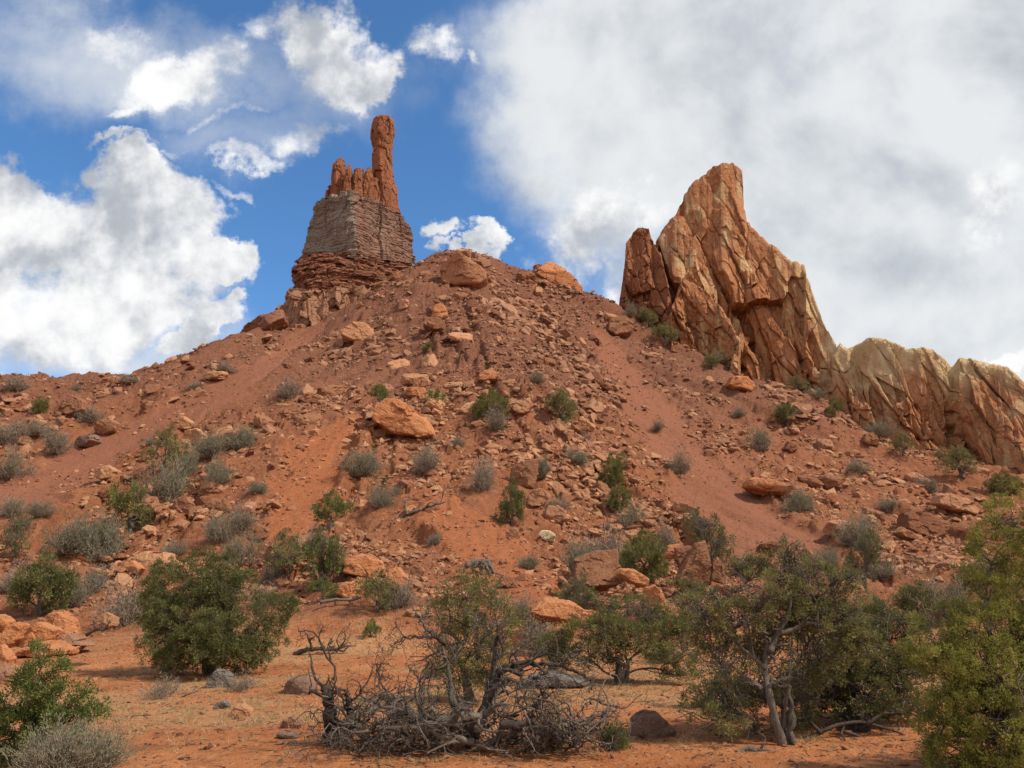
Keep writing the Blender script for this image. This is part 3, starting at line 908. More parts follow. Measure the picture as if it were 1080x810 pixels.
loft('tower_block', [plan((318, 274, 119), (343, 274, 115.5), (376, 272, 112), (405, 275, 117), (439, 279, 124), (420, 277, 133), (380, 270, 138), (335, 270, 130)),
                     plan((323.5, 250, 119), (347, 249, 115.8), (375, 248, 112.5), (404, 254, 117.5), (437, 262, 124), (418, 258, 133), (382, 248, 137), (340, 249, 129)),
                     plan((330, 228, 119), (351, 224, 116.2), (373, 222, 113.1), (403, 232, 118), (434.5, 246, 123.8), (416, 242, 132.5), (384, 222, 136), (343, 225, 128)),
                     plan((334, 213, 119), (353, 204, 116.7), (371, 200, 113.7), (402, 213, 118), (432, 233, 123.6), (414, 230, 132), (386, 200, 135), (347, 205, 127))],
     M['grey_block'], butte, 760, disp=((0.24, (3.4, 3.4, 9), .5), (0.12, (1.2, 1.2, 4.6), .6), (0.06, (.9, .9, .25), .6)), wave=0.10, ledge=0.24, crack=0.12, soft=22, low=0.9, rim=0.9, attrs=brown_side)


def hero_mesh(poly, y, thick, rs, level=5, rough=0.05, facing=0.0, tilt=0.25, fscale=1.0, round_=36.0):
    """a block with a given convex outline (picture pixels, any order round), real thickness and broken faces"""
    pts = np.array([at(a, b, y) for a, b in poly])
    c = pts.mean(0)
    q = pts[:, [0, 2]] - c[[0, 2]]
    area = sum(q[k][0] * q[(k + 1) % len(q)][1] - q[(k + 1) % len(q)][0] * q[k][1] for k in range(len(q)))
    if area < 0: q = q[::-1]
    size = np.abs(q).max()
    N, h = [], []
    for k in range(len(q)):
        e = q[(k + 1) % len(q)] - q[k]
        L = np.hypot(*e)
        if L < 1e-3: continue
        nx, nz = e[1] / L, -e[0] / L
        for sgn in (1, -1):     # each side is two faces meeting in a worn ridge
            ny = sgn * rs.uniform(0.05, tilt)
            v = np.array((nx, ny, nz)); v /= np.linalg.norm(v)
            N.append(v); h.append(max(0.05 * size, (nx * q[k][0] + nz * q[k][1]) * v[0] / nx if abs(nx) > abs(nz) else (nx * q[k][0] + nz * q[k][1]) * v[2] / nz))
    t = thick / 2
    for sgn in (-1, 1):
        for _ in range(3):
            v = np.array((rs.normal() * 0.28 + (facing if sgn < 0 else 0), sgn, rs.normal() * 0.28 + (0.15 if sgn < 0 else 0)))
            v /= np.linalg.norm(v); N.append(v); h.append(t * rs.uniform(0.8, 1.05))
    N = np.array(N); h = np.array(h)
    V, f = clip_rock(level, N, h, round_)
    nn = V / np.linalg.norm(V, axis=1, keepdims=True)
    s = rs.randint(5000)
    V = V + nn * size * (rough * 1.5 * facet(V, np.array((0.5, 0.5, 0.4)) * size * fscale, s, 0.6)[:, None]
                         + rough * 0.35 * facet(V, np.array((0.17, 0.17, 0.12)) * size * fscale, s + 9, 0.6)[:, None]
                         + rough * 0.4 * fbm(V * 4 / size, 4, 0.6, s + 50)[:, None])
    return V, f, c


def hero(name, poly, y, thick, mat, seed, parent=None, label=None, cat=None, group=None, **kw):
    V, f, c = hero_mesh(poly, y, thick, np.random.RandomState(seed), **kw)
    V = V * 1.07
    pa = np.zeros(len(V))
    me = mesh_np(name, V, [f], False, {'rnd': pa, 'pale': pa})
    return link(name, me, mat, parent, label, cat, group, loc=None if parent is not None and False else tuple(c))


def kid(o, parent):
    """parent without moving it in the world"""
    o.parent = parent
    o.location = Vector(o.location) - Vector(parent.location)
    return o


# parts built in world coordinates under an empty: shift them back
for root in (peak, butte):
    for ch in root.children:
        ch.location = -Vector(root.location)

# tall finger
fl_ = [(226, 395, 421), (212, 395, 420), (200, 395, 418.5), (188, 394, 415.5), (176, 394, 413.5), (164, 393.3, 412.5), (155, 392.6, 413), (151.5, 391.3, 414), (144, 390.6, 416), (136, 391, 417), (130, 393, 416.5), (127, 396, 415), (125.4, 400, 412)]
yS = 121.3
lev = []
for py, a, b in fl_:
    za = zat(py, yS); cx = (a + b) / 2; w = (b - a) / 2
    c0 = at(cx, py, yS); wm = w * mpp(cx, py, yS)
    pts = [(c0[0] + wm * ca * 1.0, c0[1] + wm * sa * 1.05) for ca, sa in ((-1, .15), (-.78, -.62), (-.1, -1.0), (.5, -.8), (1, -.1), (.8, .7), (0, 1.05), (-.75, .75))]
    lev.append([(x_, y_, za) for x_, y_ in pts])
sp_ = loft('tall_finger', lev, M['spire'], None, 800, n=240, nz=240, disp=((0.22, (2.2, 2.2, 5.5), .6), (0.08, (.8, .8, 1.6), .7)), wave=0.07, soft=1, ledge=0.06)
kid(sp_, butte)
pinn = [([(212, 343, 352), (203, 344, 352), (197, 346, 351)], 120.0), ([(212, 349, 367), (200, 348.5, 367), (186, 349.5, 366), (176, 351, 365), (170, 355, 363), (167, 357.5, 361)], 118.9),
        ([(214, 361, 373), (200, 362, 373), (186, 364, 372), (178, 366, 371), (175, 368, 370)], 117.0), ([(214, 370, 382), (200, 371, 383), (188, 371, 383), (180, 373, 382)], 117.4),
        ([(220, 380, 396), (206, 381, 396), (192, 382, 395), (183, 384, 393), (177, 387, 391)], 119.0), ([(224, 390, 401), (208, 391, 401), (198, 392, 400), (189, 394, 398)], 119.8),
        ([(236, 411, 423), (226, 412, 423), (218, 414, 420), (215, 416, 418)], 122.3), ([(228, 399, 410), (216, 400, 409), (208, 402, 407), (204, 404, 406)], 120.2)]
for q, (lv, yp) in enumerate(pinn):
    rings_ = []
    for py, a, b_ in lv:
        wm = (b_ - a) / 2 * mpp(a, py, yp); c0 = at((a + b_) / 2, py, yp)
        rings_.append([(c0[0] + wm * ca, c0[1] + wm * sa * 1.3, c0[2]) for ca, sa in ((-1, .15), (-.7, -.7), (-.1, -1.0), (.6, -.7), (1, -.1), (.8, .7), (0, 1.05), (-.75, .75))])
    kid(loft('pinnacle', rings_, M['spire'], None, 810 + q * 7, n=96, nz=90, disp=((0.16, (.8, .8, 3), .6), (0.07, (.4, .4, 1), .7)), wave=0.08), butte)

# ------------------------------------------------------------------ boulders placed one by one
ROCKS = 'boulders and slabs fallen on the hillside'
landmarks = []      # (px, py, text)


def mark(px, py, text): landmarks.append((px, py, text))


def boulder(poly, mat, label, name='boulder', thick=None, y=None, lm=None, rough=0.034, sink=0.12, group=ROCKS, level=4, **kw):
    a = np.array(poly, float)
    px, py = a[:, 0].mean(), a[:, 1].max()
    if y is None:
        p = hit(px, py - (a[:, 1].max() - a[:, 1].min()) * sink)
        y = p[1]
    w = (a[:, 0].max() - a[:, 0].min()) * mpp(px, py, y)
    th = thick if thick else w * 0.75
    cy = a[:, 1].mean()
    o = hero(name, poly, y + th * 0.15, th, mat, int(px * 7 + py), None, label, 'boulder' if name == 'boulder' else name.split('_')[-1], group, rough=rough, level=level, **kw)
    if lm: mark(px, cy, lm)
    return o


B = M['bright_rock']; R = M['rock']; BR = M['brown_rock']
def P4(x0, y0, x1, y1, k=0.25, sk=0.0):
    """a plain blocky outline in a box, sk leans it"""
    w, h = x1 - x0, y1 - y0
    return [(x0, y1 - h * .15), (x0 + w * (.05 + max(0, -sk)), y0 + h * .45), (x0 + w * (k + sk * .3), y0 + h * .06), (x0 + w * (.62 + sk), y0), (x1 - w * .06, y0 + h * .35), (x1, y1 - h * .2), (x1 - w * .25, y1), (x0 + w * .2, y1)]


boulder([(465, 300), (466, 286), (473, 276), (486, 272), (500, 279), (511, 287), (513, 297), (505, 305), (480, 306)], R, 'large rounded orange boulder alone on the crest right of the grey tower', lm='the round crest boulder', level=5)
boulder([(563, 291), (573, 281), (579, 274), (592, 282), (613, 304), (610, 312), (590, 308)], B, 'long pale orange slab leaning on the crest, sloping down to the right', 'rock_slab', thick=3.2, lm='the leaning crest slab', level=5, y=118)
boulder([(252, 354), (262, 344), (278, 335), (296, 326), (302, 340), (290, 352), (268, 358)], M['red_beds'], 'low dark red outcrop joining the left foot of the grey tower to the skyline', 'rock_outcrop', y=101, thick=4)
boulder([(560, 290), (563, 281), (571, 279), (573, 290), (568, 299)], R, 'small dark block touching the upper end of the leaning crest slab', y=119, thick=1.8)
boulder([(397, 450), (398, 432), (410, 424), (430, 428), (448, 442), (458, 460), (440, 464), (412, 460)], B, 'largest tan boulder of the middle slope with a shaded undercut left side', lm='the big tan mid-slope boulder', level=5)
boulder([(362, 358), (364, 348), (374, 342), (388, 343), (396, 353), (392, 361), (375, 363)], R, 'broad boulder in the smooth soil under the grey tower', lm='the boulder under the tower', level=5)
boulder([(455, 336), (457, 324), (466, 321), (472, 328), (471, 338), (462, 340)], B, 'bright orange block standing on a darker one below the crest', lm='the bright block below the crest', y=None)
boulder([(447, 346), (449, 337), (462, 336), (470, 340), (468, 349), (456, 350)], M['dull_rock'], 'dark block carrying the bright orange one below the crest')
boulder([(785, 514), (788, 505), (800, 503), (822, 511), (832, 517), (828, 525), (808, 523)], B, 'flat layered orange slab alone on the right-hand slope', 'rock_slab', lm='the flat layered slab', level=5)
boulder([(950, 558), (952, 543), (965, 540), (980, 543), (991, 556), (992, 564), (975, 569), (960, 566)], R, 'largest rounded boulder on the far right of the slope', lm='the big far-right boulder', level=5)
boulder([(985, 532), (988, 523), (1000, 521), (1020, 530), (1028, 538), (1022, 546), (1004, 541)], R, 'oval boulder just above the big far-right one', lm='the oval far-right boulder')
boulder([(944, 562), (950, 556), (962, 562), (972, 568), (966, 571), (952, 568)], R, 'flat stone wedged under the left side of the big far-right boulder', 'rock_slab')
boulder([(538, 512), (539, 494), (552, 487), (566, 485), (567, 500), (562, 515)], M['dull_rock'], 'upright dull slab standing in the middle of the rubble', 'rock_slab', thick=1.0, lm='the upright dull slab')
boulder(P4(556, 516, 582, 535), R, 'squarish orange block right below the upright dull slab')
boulder(P4(572, 533, 598, 553), R, 'rounded brown block lower right of the upright dull slab')
boulder([(568, 566), (571, 560), (579, 560), (586, 565), (583, 572), (574, 571)], M['pale_rock'], 'small cream-white block, the palest rock of the slope', lm='the small cream-white block')
boulder(P4(536, 557, 548, 569), R, 'small cube-like block just left of the cream-white block')
# split boulder group
boulder([(712, 612), (722, 590), (733, 574), (743, 570), (748, 590), (748, 616), (730, 619)], M['dull_rock'], 'large dark faced split boulder with a pointed top, centre of its cluster', lm='the split boulder cluster', level=5, y=34.5)
boulder([(712, 590), (712, 578), (725, 576), (733, 578), (728, 592), (718, 600)], M['dull_rock'], 'squarish block against the upper left side of the split boulder', y=35)
boulder([(749, 612), (751, 594), (757, 588), (764, 602), (763, 616)], M['dull_rock'], 'narrow upright fragment touching the right side of the split boulder', y=34.2)
boulder([(700, 588), (704, 576), (716, 574), (716, 586), (708, 590)], B, 'small bright block topping the left end of the split boulder cluster', y=35.5)
boulder([(757, 618), (768, 616), (788, 630), (780, 634), (764, 628)], B, 'flat slab low on the right of the split boulder cluster', 'rock_slab', y=33.6)
boulder([(606, 618), (607, 590), (620, 584), (650, 580), (652, 615), (640, 622), (618, 624)], M['dull_rock'], 'broad dull upright boulder with a vertical crack behind the junipers', lm='the broad cracked boulder', y=33, level=5)
boulder([(560, 652), (562, 640), (575, 631), (598, 633), (618, 646), (616, 655), (590, 656)], B, 'low bright orange boulder behind the right end of the dead tree', lm='the low bright boulder', y=27.5, level=5)
boulder([(604, 654), (615, 644), (632, 646), (640, 654), (634, 662), (612, 662)], B, 'rounded orange block joined to the right of the low bright boulder', y=27)
boulder([(650, 606), (655, 599), (668, 600), (685, 612), (680, 620), (662, 614)], B, 'thin pale slab bending down above the central juniper', 'rock_slab', y=32)
boulder([(676, 632), (680, 620), (690, 618), (700, 628), (700, 640), (690, 640)], B, 'upright bright orange block below the split boulder cluster', y=31)
boulder([(702, 654), (704, 644), (714, 640), (724, 646), (725, 658), (712, 662)], B, 'rounded orange block above the right-hand juniper branches', y=29.5)
boulder([(660, 656), (662, 640), (670, 634), (676, 642), (672, 660)], R, 'narrow leaning block in front of the central juniper crown', y=30)
boulder([(794, 662), (796, 650), (806, 646), (813, 654), (811, 668), (800, 670)], B, 'orange block showing through the big twisted juniper', y=27)
boulder([(926, 682), (932, 664), (944, 660), (952, 672), (948, 684)], B, 'pinkish block showing between the dark juniper and round bush', y=26)
boulder([(682, 628), (688, 632), (712, 640), (740, 636), (735, 645), (700, 648)], R, 'flat ledge stone below the large split boulder', 'rock_slab', y=31.5)
# left foreground pile
PL = 'blocks of the orange rock pile'
boulder([(40, 672), (44, 656), (56, 646), (68, 644), (78, 652), (80, 670), (60, 676)], B, 'tallest rounded orange block at the back of the left pile', lm='the orange rock pile', group=PL, level=5)
boulder([(-14, 668), (-12, 652), (4, 648), (12, 656), (8, 668)], B, 'orange block cut by the left edge, upper of the pile', group=PL)
boulder([(0, 686), (6, 668), (20, 656), (28, 660), (24, 674), (12, 686)], B, 'leaning orange block near the left end of the pile', group=PL)
boulder([(20, 684), (34, 664), (46, 656), (62, 664), (56, 676), (38, 684)], B, 'middle tilted orange block of the pile', group=PL)
boulder([(14, 692), (30, 680), (60, 676), (82, 682), (80, 690), (50, 694)], M['bright_rock'], 'long orange slab lying across the front of the pile', 'rock_slab', group=PL)
boulder([(58, 672), (80, 668), (98, 680), (105, 690), (96, 692), (78, 680), (62, 680)], M['tan_beds'], 'pale tan slab ending the pile on the right', 'rock_slab', group=PL, thick=1.0)
boulder([(-10, 702), (-8, 682), (6, 680), (14, 694), (10, 704)], B, 'orange block at the left edge in the lower pile', group=PL)
boulder([(-12, 722), (-8, 704), (6, 700), (16, 712), (12, 724)], M['tan_beds'], 'pale tan block lowest at the left edge', group=PL)
# level ground stones
FG = 'stones lying on the level ground'
boulder([(665, 775), (668, 758), (680, 750), (694, 752), (710, 770), (712, 779), (690, 780)], BR, 'dark brown boulder on the ground right of the dead tree', lm='the dark brown boulder', y=None, group=FG, level=5)
boulder([(300, 730), (303, 720), (312, 713), (324, 716), (331, 726), (328, 733), (312, 734)], BR, 'brown rounded stone between the left juniper and the dead tree', lm='the brown stone', group=FG)
boulder([(218, 724), (224, 712), (232, 705), (242, 709), (248, 722), (236, 727)], M['grey_rock'], 'dark grey stone under the left juniper', lm='the dark grey stone', group=FG)
boulder([(227, 746), (230, 740), (237, 739), (243, 744), (240, 749), (232, 749)], M['grey_rock'], 'small slate coloured stone on the open ground', group=FG)
boulder([(243, 753), (249, 744), (258, 741), (267, 749), (266, 756), (252, 758)], R, 'angular brown stone right beside the small slate one', group=FG)
boulder([(296, 766), (301, 758), (310, 755), (319, 762), (318, 768), (304, 769)], M['tan_beds'], 'small pale tan stone left of the dead tree', group=FG)
boulder([(292, 776), (297, 770), (312, 772), (318, 777), (304, 779)], BR, 'thin dark flat stone beneath the small pale tan stone', group=FG)
boulder([(101, 660), (104, 650), (113, 646), (122, 650), (123, 660), (113, 664)], R, 'lone brown block behind the orange rock pile, beside a grey bush', group=FG, y=24)
boulder([(555, 720), (560, 711), (580, 708), (612, 712), (620, 721), (600, 726), (570, 725)], M['grey_rock'], 'low grey boulder behind the right side of the dead tree', lm='the low grey boulder', group=FG)
boulder([(142, 598), (145, 586), (158, 582), (178, 583), (190, 594), (184, 602), (160, 603)], R, 'broad flat topped rock above the left juniper', lm='the flat-topped left rock', y=None, level=5)
boulder([(130, 600), (132, 593), (143, 592), (153, 600), (148, 606), (136, 605)], B, 'smaller tan block left of the flat topped rock')
boulder([(0, 596), (2, 584), (22, 580), (42, 586), (44, 598), (20, 602)], R, 'broad slab at the left edge above the round junipers', 'rock_slab', lm='the left-edge slab')
boulder([(80, 466), (86, 460), (102, 459), (106, 466), (96, 473), (84, 472)], BR, 'dark overhanging slab beside the pink chute', 'rock_slab', lm='the dark overhanging slab')
boulder([(102, 456), (106, 446), (118, 443), (128, 448), (124, 457), (110, 460)], R, 'reddish slab just right of the dark overhanging slab', 'rock_slab')
boulder([(180, 450), (184, 442), (196, 440), (204, 446), (200, 453), (188, 455)], R, 'block at the edge of the pink chute, upper of two', lm='the chute-side block')
boulder([(194, 466), (197, 455), (210, 453), (217, 459), (214, 468), (202, 470)], R, 'block with a shaded face below the upper chute-side block')
boulder([(101, 503), (104, 494), (116, 491), (126, 497), (122, 506), (110, 508)], R, 'block below the pink chute left of the green juniper')
boulder([(62, 436), (66, 424), (80, 420), (94, 424), (96, 436), (78, 442)], M['dull_rock'], 'big brown block under the left skyline', lm='the big left-skyline block')
boulder([(166, 390), (172, 384), (182, 384), (185, 390), (176, 394)], B, 'orange block breaking the left skyline', y=90.5)
boulder([(182, 540), (186, 528), (198, 524), (204, 532), (202, 542), (192, 545)], R, 'square orange block below the grey-green bushes of the left slope')
boulder([(218, 534), (224, 526), (240, 528), (244, 538), (232, 544), (220, 540)], R, 'angular orange block left of the orange wash')
boulder([(250, 566), (254, 554), (270, 552), (284, 558), (286, 568), (268, 572)], R, 'smooth rounded boulder under the orange wash', lm='the smooth wash boulder')
boulder([(428, 416), (430, 410), (446, 409), (452, 414), (444, 420), (432, 420)], B, 'flat slab immediately above the big tan boulder', 'rock_slab')
boulder([(435, 410), (437, 402), (447, 399), (457, 408), (450, 412), (440, 412)], R, 'dark topped slab stacked over another above the big tan boulder', 'rock_slab')
boulder([(504, 402), (508, 393), (518, 389), (526, 395), (522, 403), (512, 404)], B, 'bright orange block right above the round green juniper of the fan')
boulder([(540, 434), (544, 424), (558, 420), (562, 430), (554, 438), (546, 438)], R, 'block beside the round green juniper of the fan')
boulder([(908, 466), (912, 458), (920, 456), (926, 466), (924, 472), (914, 470)], R, 'lone rounded stone above the far right slope')
boulder([(826, 474), (830, 466), (838, 466), (840, 474), (834, 478)], R, 'pale angular stone alone right of the chute')
boulder([(766, 408), (770, 398), (786, 398), (796, 408), (790, 414), (774, 413)], B, 'bright slab at the foot of the peak', 'rock_slab', lm='the bright slab under the peak')
boulder([(640, 350), (645, 336), (660, 334), (668, 344), (664, 354), (650, 358)], M['dull_rock'], 'dark outcrop on the spur left of the peak')
boulder([(425, 540), (429, 534), (436, 533), (441, 538), (436, 543), (428, 543)], B, 'small round stone at the end of the bleached branch')
boulder([(432, 606), (434, 598), (442, 596), (448, 602), (444, 609), (436, 609)], R, 'round stone on the bare orange mound')
boulder([(365, 606), (368, 590), (384, 584), (402, 592), (408, 606), (390, 611)], B, 'pale orange boulder right of the dark juniper', lm='the pale boulder by the dark juniper')
boulder([(408, 616), (410, 602), (420, 598), (430, 610), (430, 622), (418, 624)], B, 'rounded slab behind the small round juniper')
boulder([(356, 626), (360, 616), (376, 612), (384, 620), (382, 630), (366, 632)], B, 'bright flat rock between the dark and the small round juniper')

# ------------------------------------------------------------------ scatter of loose rock
rs = np.random.RandomState(7)
vis = (TPX > -60) & (TPX < 1140) & (TY > 24) & (TY < 135)
# keep only ground that rises in the picture (towards the viewer)
PYg = TPY.reshape(nr, na)
run = np.minimum.accumulate(PYg, axis=0)
visg = (PYg <= run + 1.5).ravel()
idx = np.nonzero(vis & visg)[0]
smooth = np.maximum.reduce([z1, z2, z3, z4])[idx]
X2 = TV[idx]
px_, py_ = TPX[idx], TPY[idx]


def bump2(cx, cy, rx, ry): return np.exp(-(((px_ - cx) / rx) ** 2 + ((py_ - cy) / ry) ** 2))


dens = 0.30 + 1.1 * bump2(520, 380, 130, 75) + 0.9 * bump2(630, 500, 60, 70) + 0.5 * bump2(255, 420, 80, 40) + 0.4 * bump2(130, 420, 80, 25) \
    + 0.4 * bump2(900, 520, 110, 60) + 0.3 * bump2(800, 440, 130, 40) + 0.5 * bump2(210, 560, 60, 50) + .4 * bump2(350, 590, 60, 20) + .6 * bump2(500, 320, 80, 30) \
    + 0.9 * bump2(665, 620, 90, 40) + .5 * bump2(120, 600, 80, 30)
clump = sstep(fbm(X2[:, :2] * 0.16, 4, 0.65, 81), -0.12, 0.25)
dens = dens * (0.14 + 1.05 * clump) * (1 - 0.93 * smooth)
dens *= sstep(TY[idx], 25, 33)
# equal chance per picture area
wgt = dens.copy()
prob = wgt / wgt.sum()
prob2 = (dens + 0.10 * sstep(fbm(X2[:, :2] * 0.5, 3, .6, 88), -0.1, 0.3)) ** 0.5; prob2 = prob2 / prob2.sum()


def frame(nrm, rs, n_):
    """random turn about the normal"""
    a = rs.uniform(0, 2 * math.pi, n_)
    t = rs.normal(size=(n_, 3)); t -= (t * nrm).sum(1)[:, None] * nrm; t /= np.linalg.norm(t, axis=1)[:, None]
    b = np.cross(nrm, t)
    return np.stack([t, b, nrm], 2)


def tnormal(x, y):
    e = 0.6
    zx = Hbase(x + e, y) - Hbase(x - e, y); zy = Hbase(x, y + e) - Hbase(x, y - e)
    nrm = np.stack([-zx, -zy, np.full(len(x), 2 * e)], 1)
    return nrm / np.linalg.norm(nrm, axis=1)[:, None]


def scatter(nst, smin, smax, power, level, ntempl, seed, prob=prob, pts=None, sizes=None, worldsize=False):
    rs = np.random.RandomState(seed)
    if pts is None:
        pick = rs.choice(len(idx), nst, p=prob)
        P = X2[pick].copy()
        P[:, :2] += rs.normal(size=(nst, 2)) * 0.12
    else:
        P = pts
    n_ = len(P)
    if sizes is None:
        u = rs.uniform(0, 1, n_)
        sz = smin * (1 - u * (1 - (smin / smax) ** power)) ** (-1 / power)
    else: sz = sizes
    if pts is None: sz = sz * (0.55 + 1.05 * sstep(fbm(P[:, :2] * 0.11, 3, 0.6, 85), -0.3, 0.45))
    size = sz * P[:, 1] / 810 * 0.5 if not worldsize else sz
    nrm = tnormal(P[:, 0], P[:, 1]) + rs.normal(size=(n_, 3)) * 0.28
    nrm /= np.linalg.norm(nrm, axis=1)[:, None]
    Fr = frame(nrm, rs, n_)
    tm = [hull_template(seed * 31 + q, 12 if level else 8) for q in range(ntempl)]
    which = rs.randint(0, ntempl, n_)
    mb = MB()
    for q in range(ntempl):
        s = np.nonzero(which == q)[0]
        if not len(s): continue
        v, f = tm[q]
        VV = np.einsum('kij,vj->kvi', Fr[s], v) * size[s][:, None, None] + (P[s] + nrm[s] * (size[s] * rs.uniform(-0.25, 0.25, len(s)))[:, None])[:, None]
        FF = f[None] + (np.arange(len(s)) * len(v))[:, None, None]
        mb.add(VV.reshape(-1, 3), None, FF.reshape(-1, 3), np.repeat(rs.uniform(0, 1, len(s)), len(v)))
    return mb


def hull_template(seed, npts=11):
    import bmesh
    r_ = np.random.RandomState(seed)
    p = r_.normal(size=(npts, 3)); p /= np.linalg.norm(p, axis=1)[:, None]
    p *= (r_.uniform(1.0, 1.6), r_.uniform(0.8, 1.1), r_.uniform(0.38, 0.8))
    bm = bmesh.new()
    vs = [bm.verts.new(q) for q in p]
    bmesh.ops.convex_hull(bm, input=vs)
    for v in [v for v in bm.verts if not v.link_faces]: bm.verts.remove(v)
    bm.verts.index_update()
    bmesh.ops.triangulate(bm, faces=bm.faces[:])
    v = np.array([q.co[:] for q in bm.verts]); f = np.array([[q.index for q in a.verts] for a in bm.faces])
    bm.free()
    return v, f


mb1 = scatter(21000, 3.6, 12.0, 1.9, 1, 22, 3)
link('rubble', mb1.mesh('rubble'), M['rubble'], kind='stuff', label='loose broken rock covering the slope between the chutes', cat='rubble')
mb2 = scatter(60000, 1.3, 3.8, 1.5, 0, 12, 4, prob=prob2)
link('gravel', mb2.mesh('gravel'), M['rubble'], kind='stuff', label='small stones and grit scattered over the slope', cat='gravel')

# pebbles of the level ground
ng = 5200
gx = rs.uniform(-1, 1, ng); gy = 9.5 + 22 * rs.uniform(0, 1, ng) ** 1.4
P = np.stack([gx * gy * 0.72, gy, gy * 0], 1); P[:, 2] = H(P[:, 0], P[:, 1])
mb3 = scatter(0, 0, 0, 1, 1, 8, 5, pts=P, sizes=0.012 + 0.065 * rs.uniform(0, 1, ng) ** 4, worldsize=True)
link('pebbles', mb3.mesh('pebbles'), M['rubble'], kind='stuff', label='pebbles strewn over the level orange ground', cat='pebbles')

# ------------------------------------------------------------------ single rocks of the scatter
rock_me = []
for q in range(16):
    r_ = np.random.RandomState(900 + q)
    v, f = rand_rock(r_, 3, 12, r_.uniform(0.42, 0.85), r_.uniform(1.0, 1.7), 0.05)
    me = mesh_np('loose_rock', v, [f], False, {'rnd': np.zeros(len(v))})
    me.materials.append(M['rock'])
    rock_me.append((me, ))
single = []          # (object, px, py, sizepx, mesh index)
rs = np.random.RandomState(77)
taken = [(a, b, 16) for a, b, _ in landmarks]
tries = 0
while len(single) < 235 and tries < 4000:
    tries += 1
    k_ = rs.choice(len(idx), p=prob)
    a, b = px_[k_], py_[k_]
    if not (4 < a < 1076 and b < 655): continue
    s = 10 + 17 * rs.uniform() ** 2.2
    if any(math.hypot(a - c, b - d) < (s + e) * 0.55 for c, d, e in taken): continue
    taken.append((a, b, s))
    P = X2[k_]
    size = s * P[1] / 810 * 0.5
    nrm = tnormal(P[None, 0], P[None, 1])[0] + rs.normal(size=3) * 0.25; nrm /= np.linalg.norm(nrm)
    Fr = frame(nrm[None], rs, 1)[0]
    mi = rs.randint(16)
    o = bpy.data.objects.new('loose_rock', rock_me[mi][0]); COL.objects.link(o)
    mtx = Matrix(Fr.tolist()).to_4x4(); sc_ = Matrix.Scale(size, 4)
    o.matrix_world = Matrix.Translation(Vector(P + nrm * size * 0.2)) @ mtx @ sc_
    o['category'] = 'rock'; o['group'] = 'loose rocks lying among the rubble'
    single.append((o, a, b, s, mi))

# ------------------------------------------------------------------ plants
def wpath(p0, p1, n_, wob, rs, sag=0.0):
    """a crooked way from p0 to p1"""
    p0 = np.asarray(p0, float); p1 = np.asarray(p1, float)
    t = np.linspace(0, 1, n_)
    L = np.linalg.norm(p1 - p0)
    off = np.zeros((n_, 3))
    for k in (1, 2, 3.3, 5.1):
        off += np.sin(t[:, None] * math.pi * k + rs.uniform(0, 6.28, 3)[None]) * rs.normal(size=3)[None] / k
    off -= off[0] * (1 - t)[:, None] + off[-1] * t[:, None]
    P = p0 + (p1 - p0) * t[:, None] + off * wob * L
    P[:, 2] += -4 * sag * L * t * (1 - t)
    return P


def leaves(mb, C_, out, n_each, rc, L, Wd, rs, up=0.4):
    """sprays of small scale leaves round each clump centre"""
    m = len(C_) * n_each
    c = np.repeat(C_, n_each, 0); o = np.repeat(out, n_each, 0)
    d = rs.normal(size=(m, 3)); d /= np.linalg.norm(d, axis=1)[:, None]
    pos = c + d * (rc * rs.uniform(0, 1, m) ** 0.45)[:, None]
    ax = d * 0.7 + o * 0.6 + (0, 0, up) + rs.normal(size=(m, 3)) * 0.35
    ax /= np.linalg.norm(ax, axis=1)[:, None]
    sd = np.cross(ax, rs.normal(size=(m, 3))); sd /= np.linalg.norm(sd, axis=1)[:, None]
    l = L * rs.uniform(0.6, 1.3, m)[:, None]; w = Wd * rs.uniform(0.7, 1.3, m)[:, None]
    V = np.stack([pos, pos + ax * l * 0.5 + sd * w * .5, pos + ax * l, pos + ax * l * 0.5 - sd * w * .5], 1).reshape(-1, 3)
    Q = np.arange(m * 4).reshape(-1, 4)
    # tone changes from clump to clump, a little inside one
    a = np.repeat(np.clip(np.repeat(rs.beta(0.9, 1.1, len(C_)), n_each) * 0.75 + rs.uniform(0, 0.25, m), 0, 1), 4)
    mb.add(V, Q, None, a)


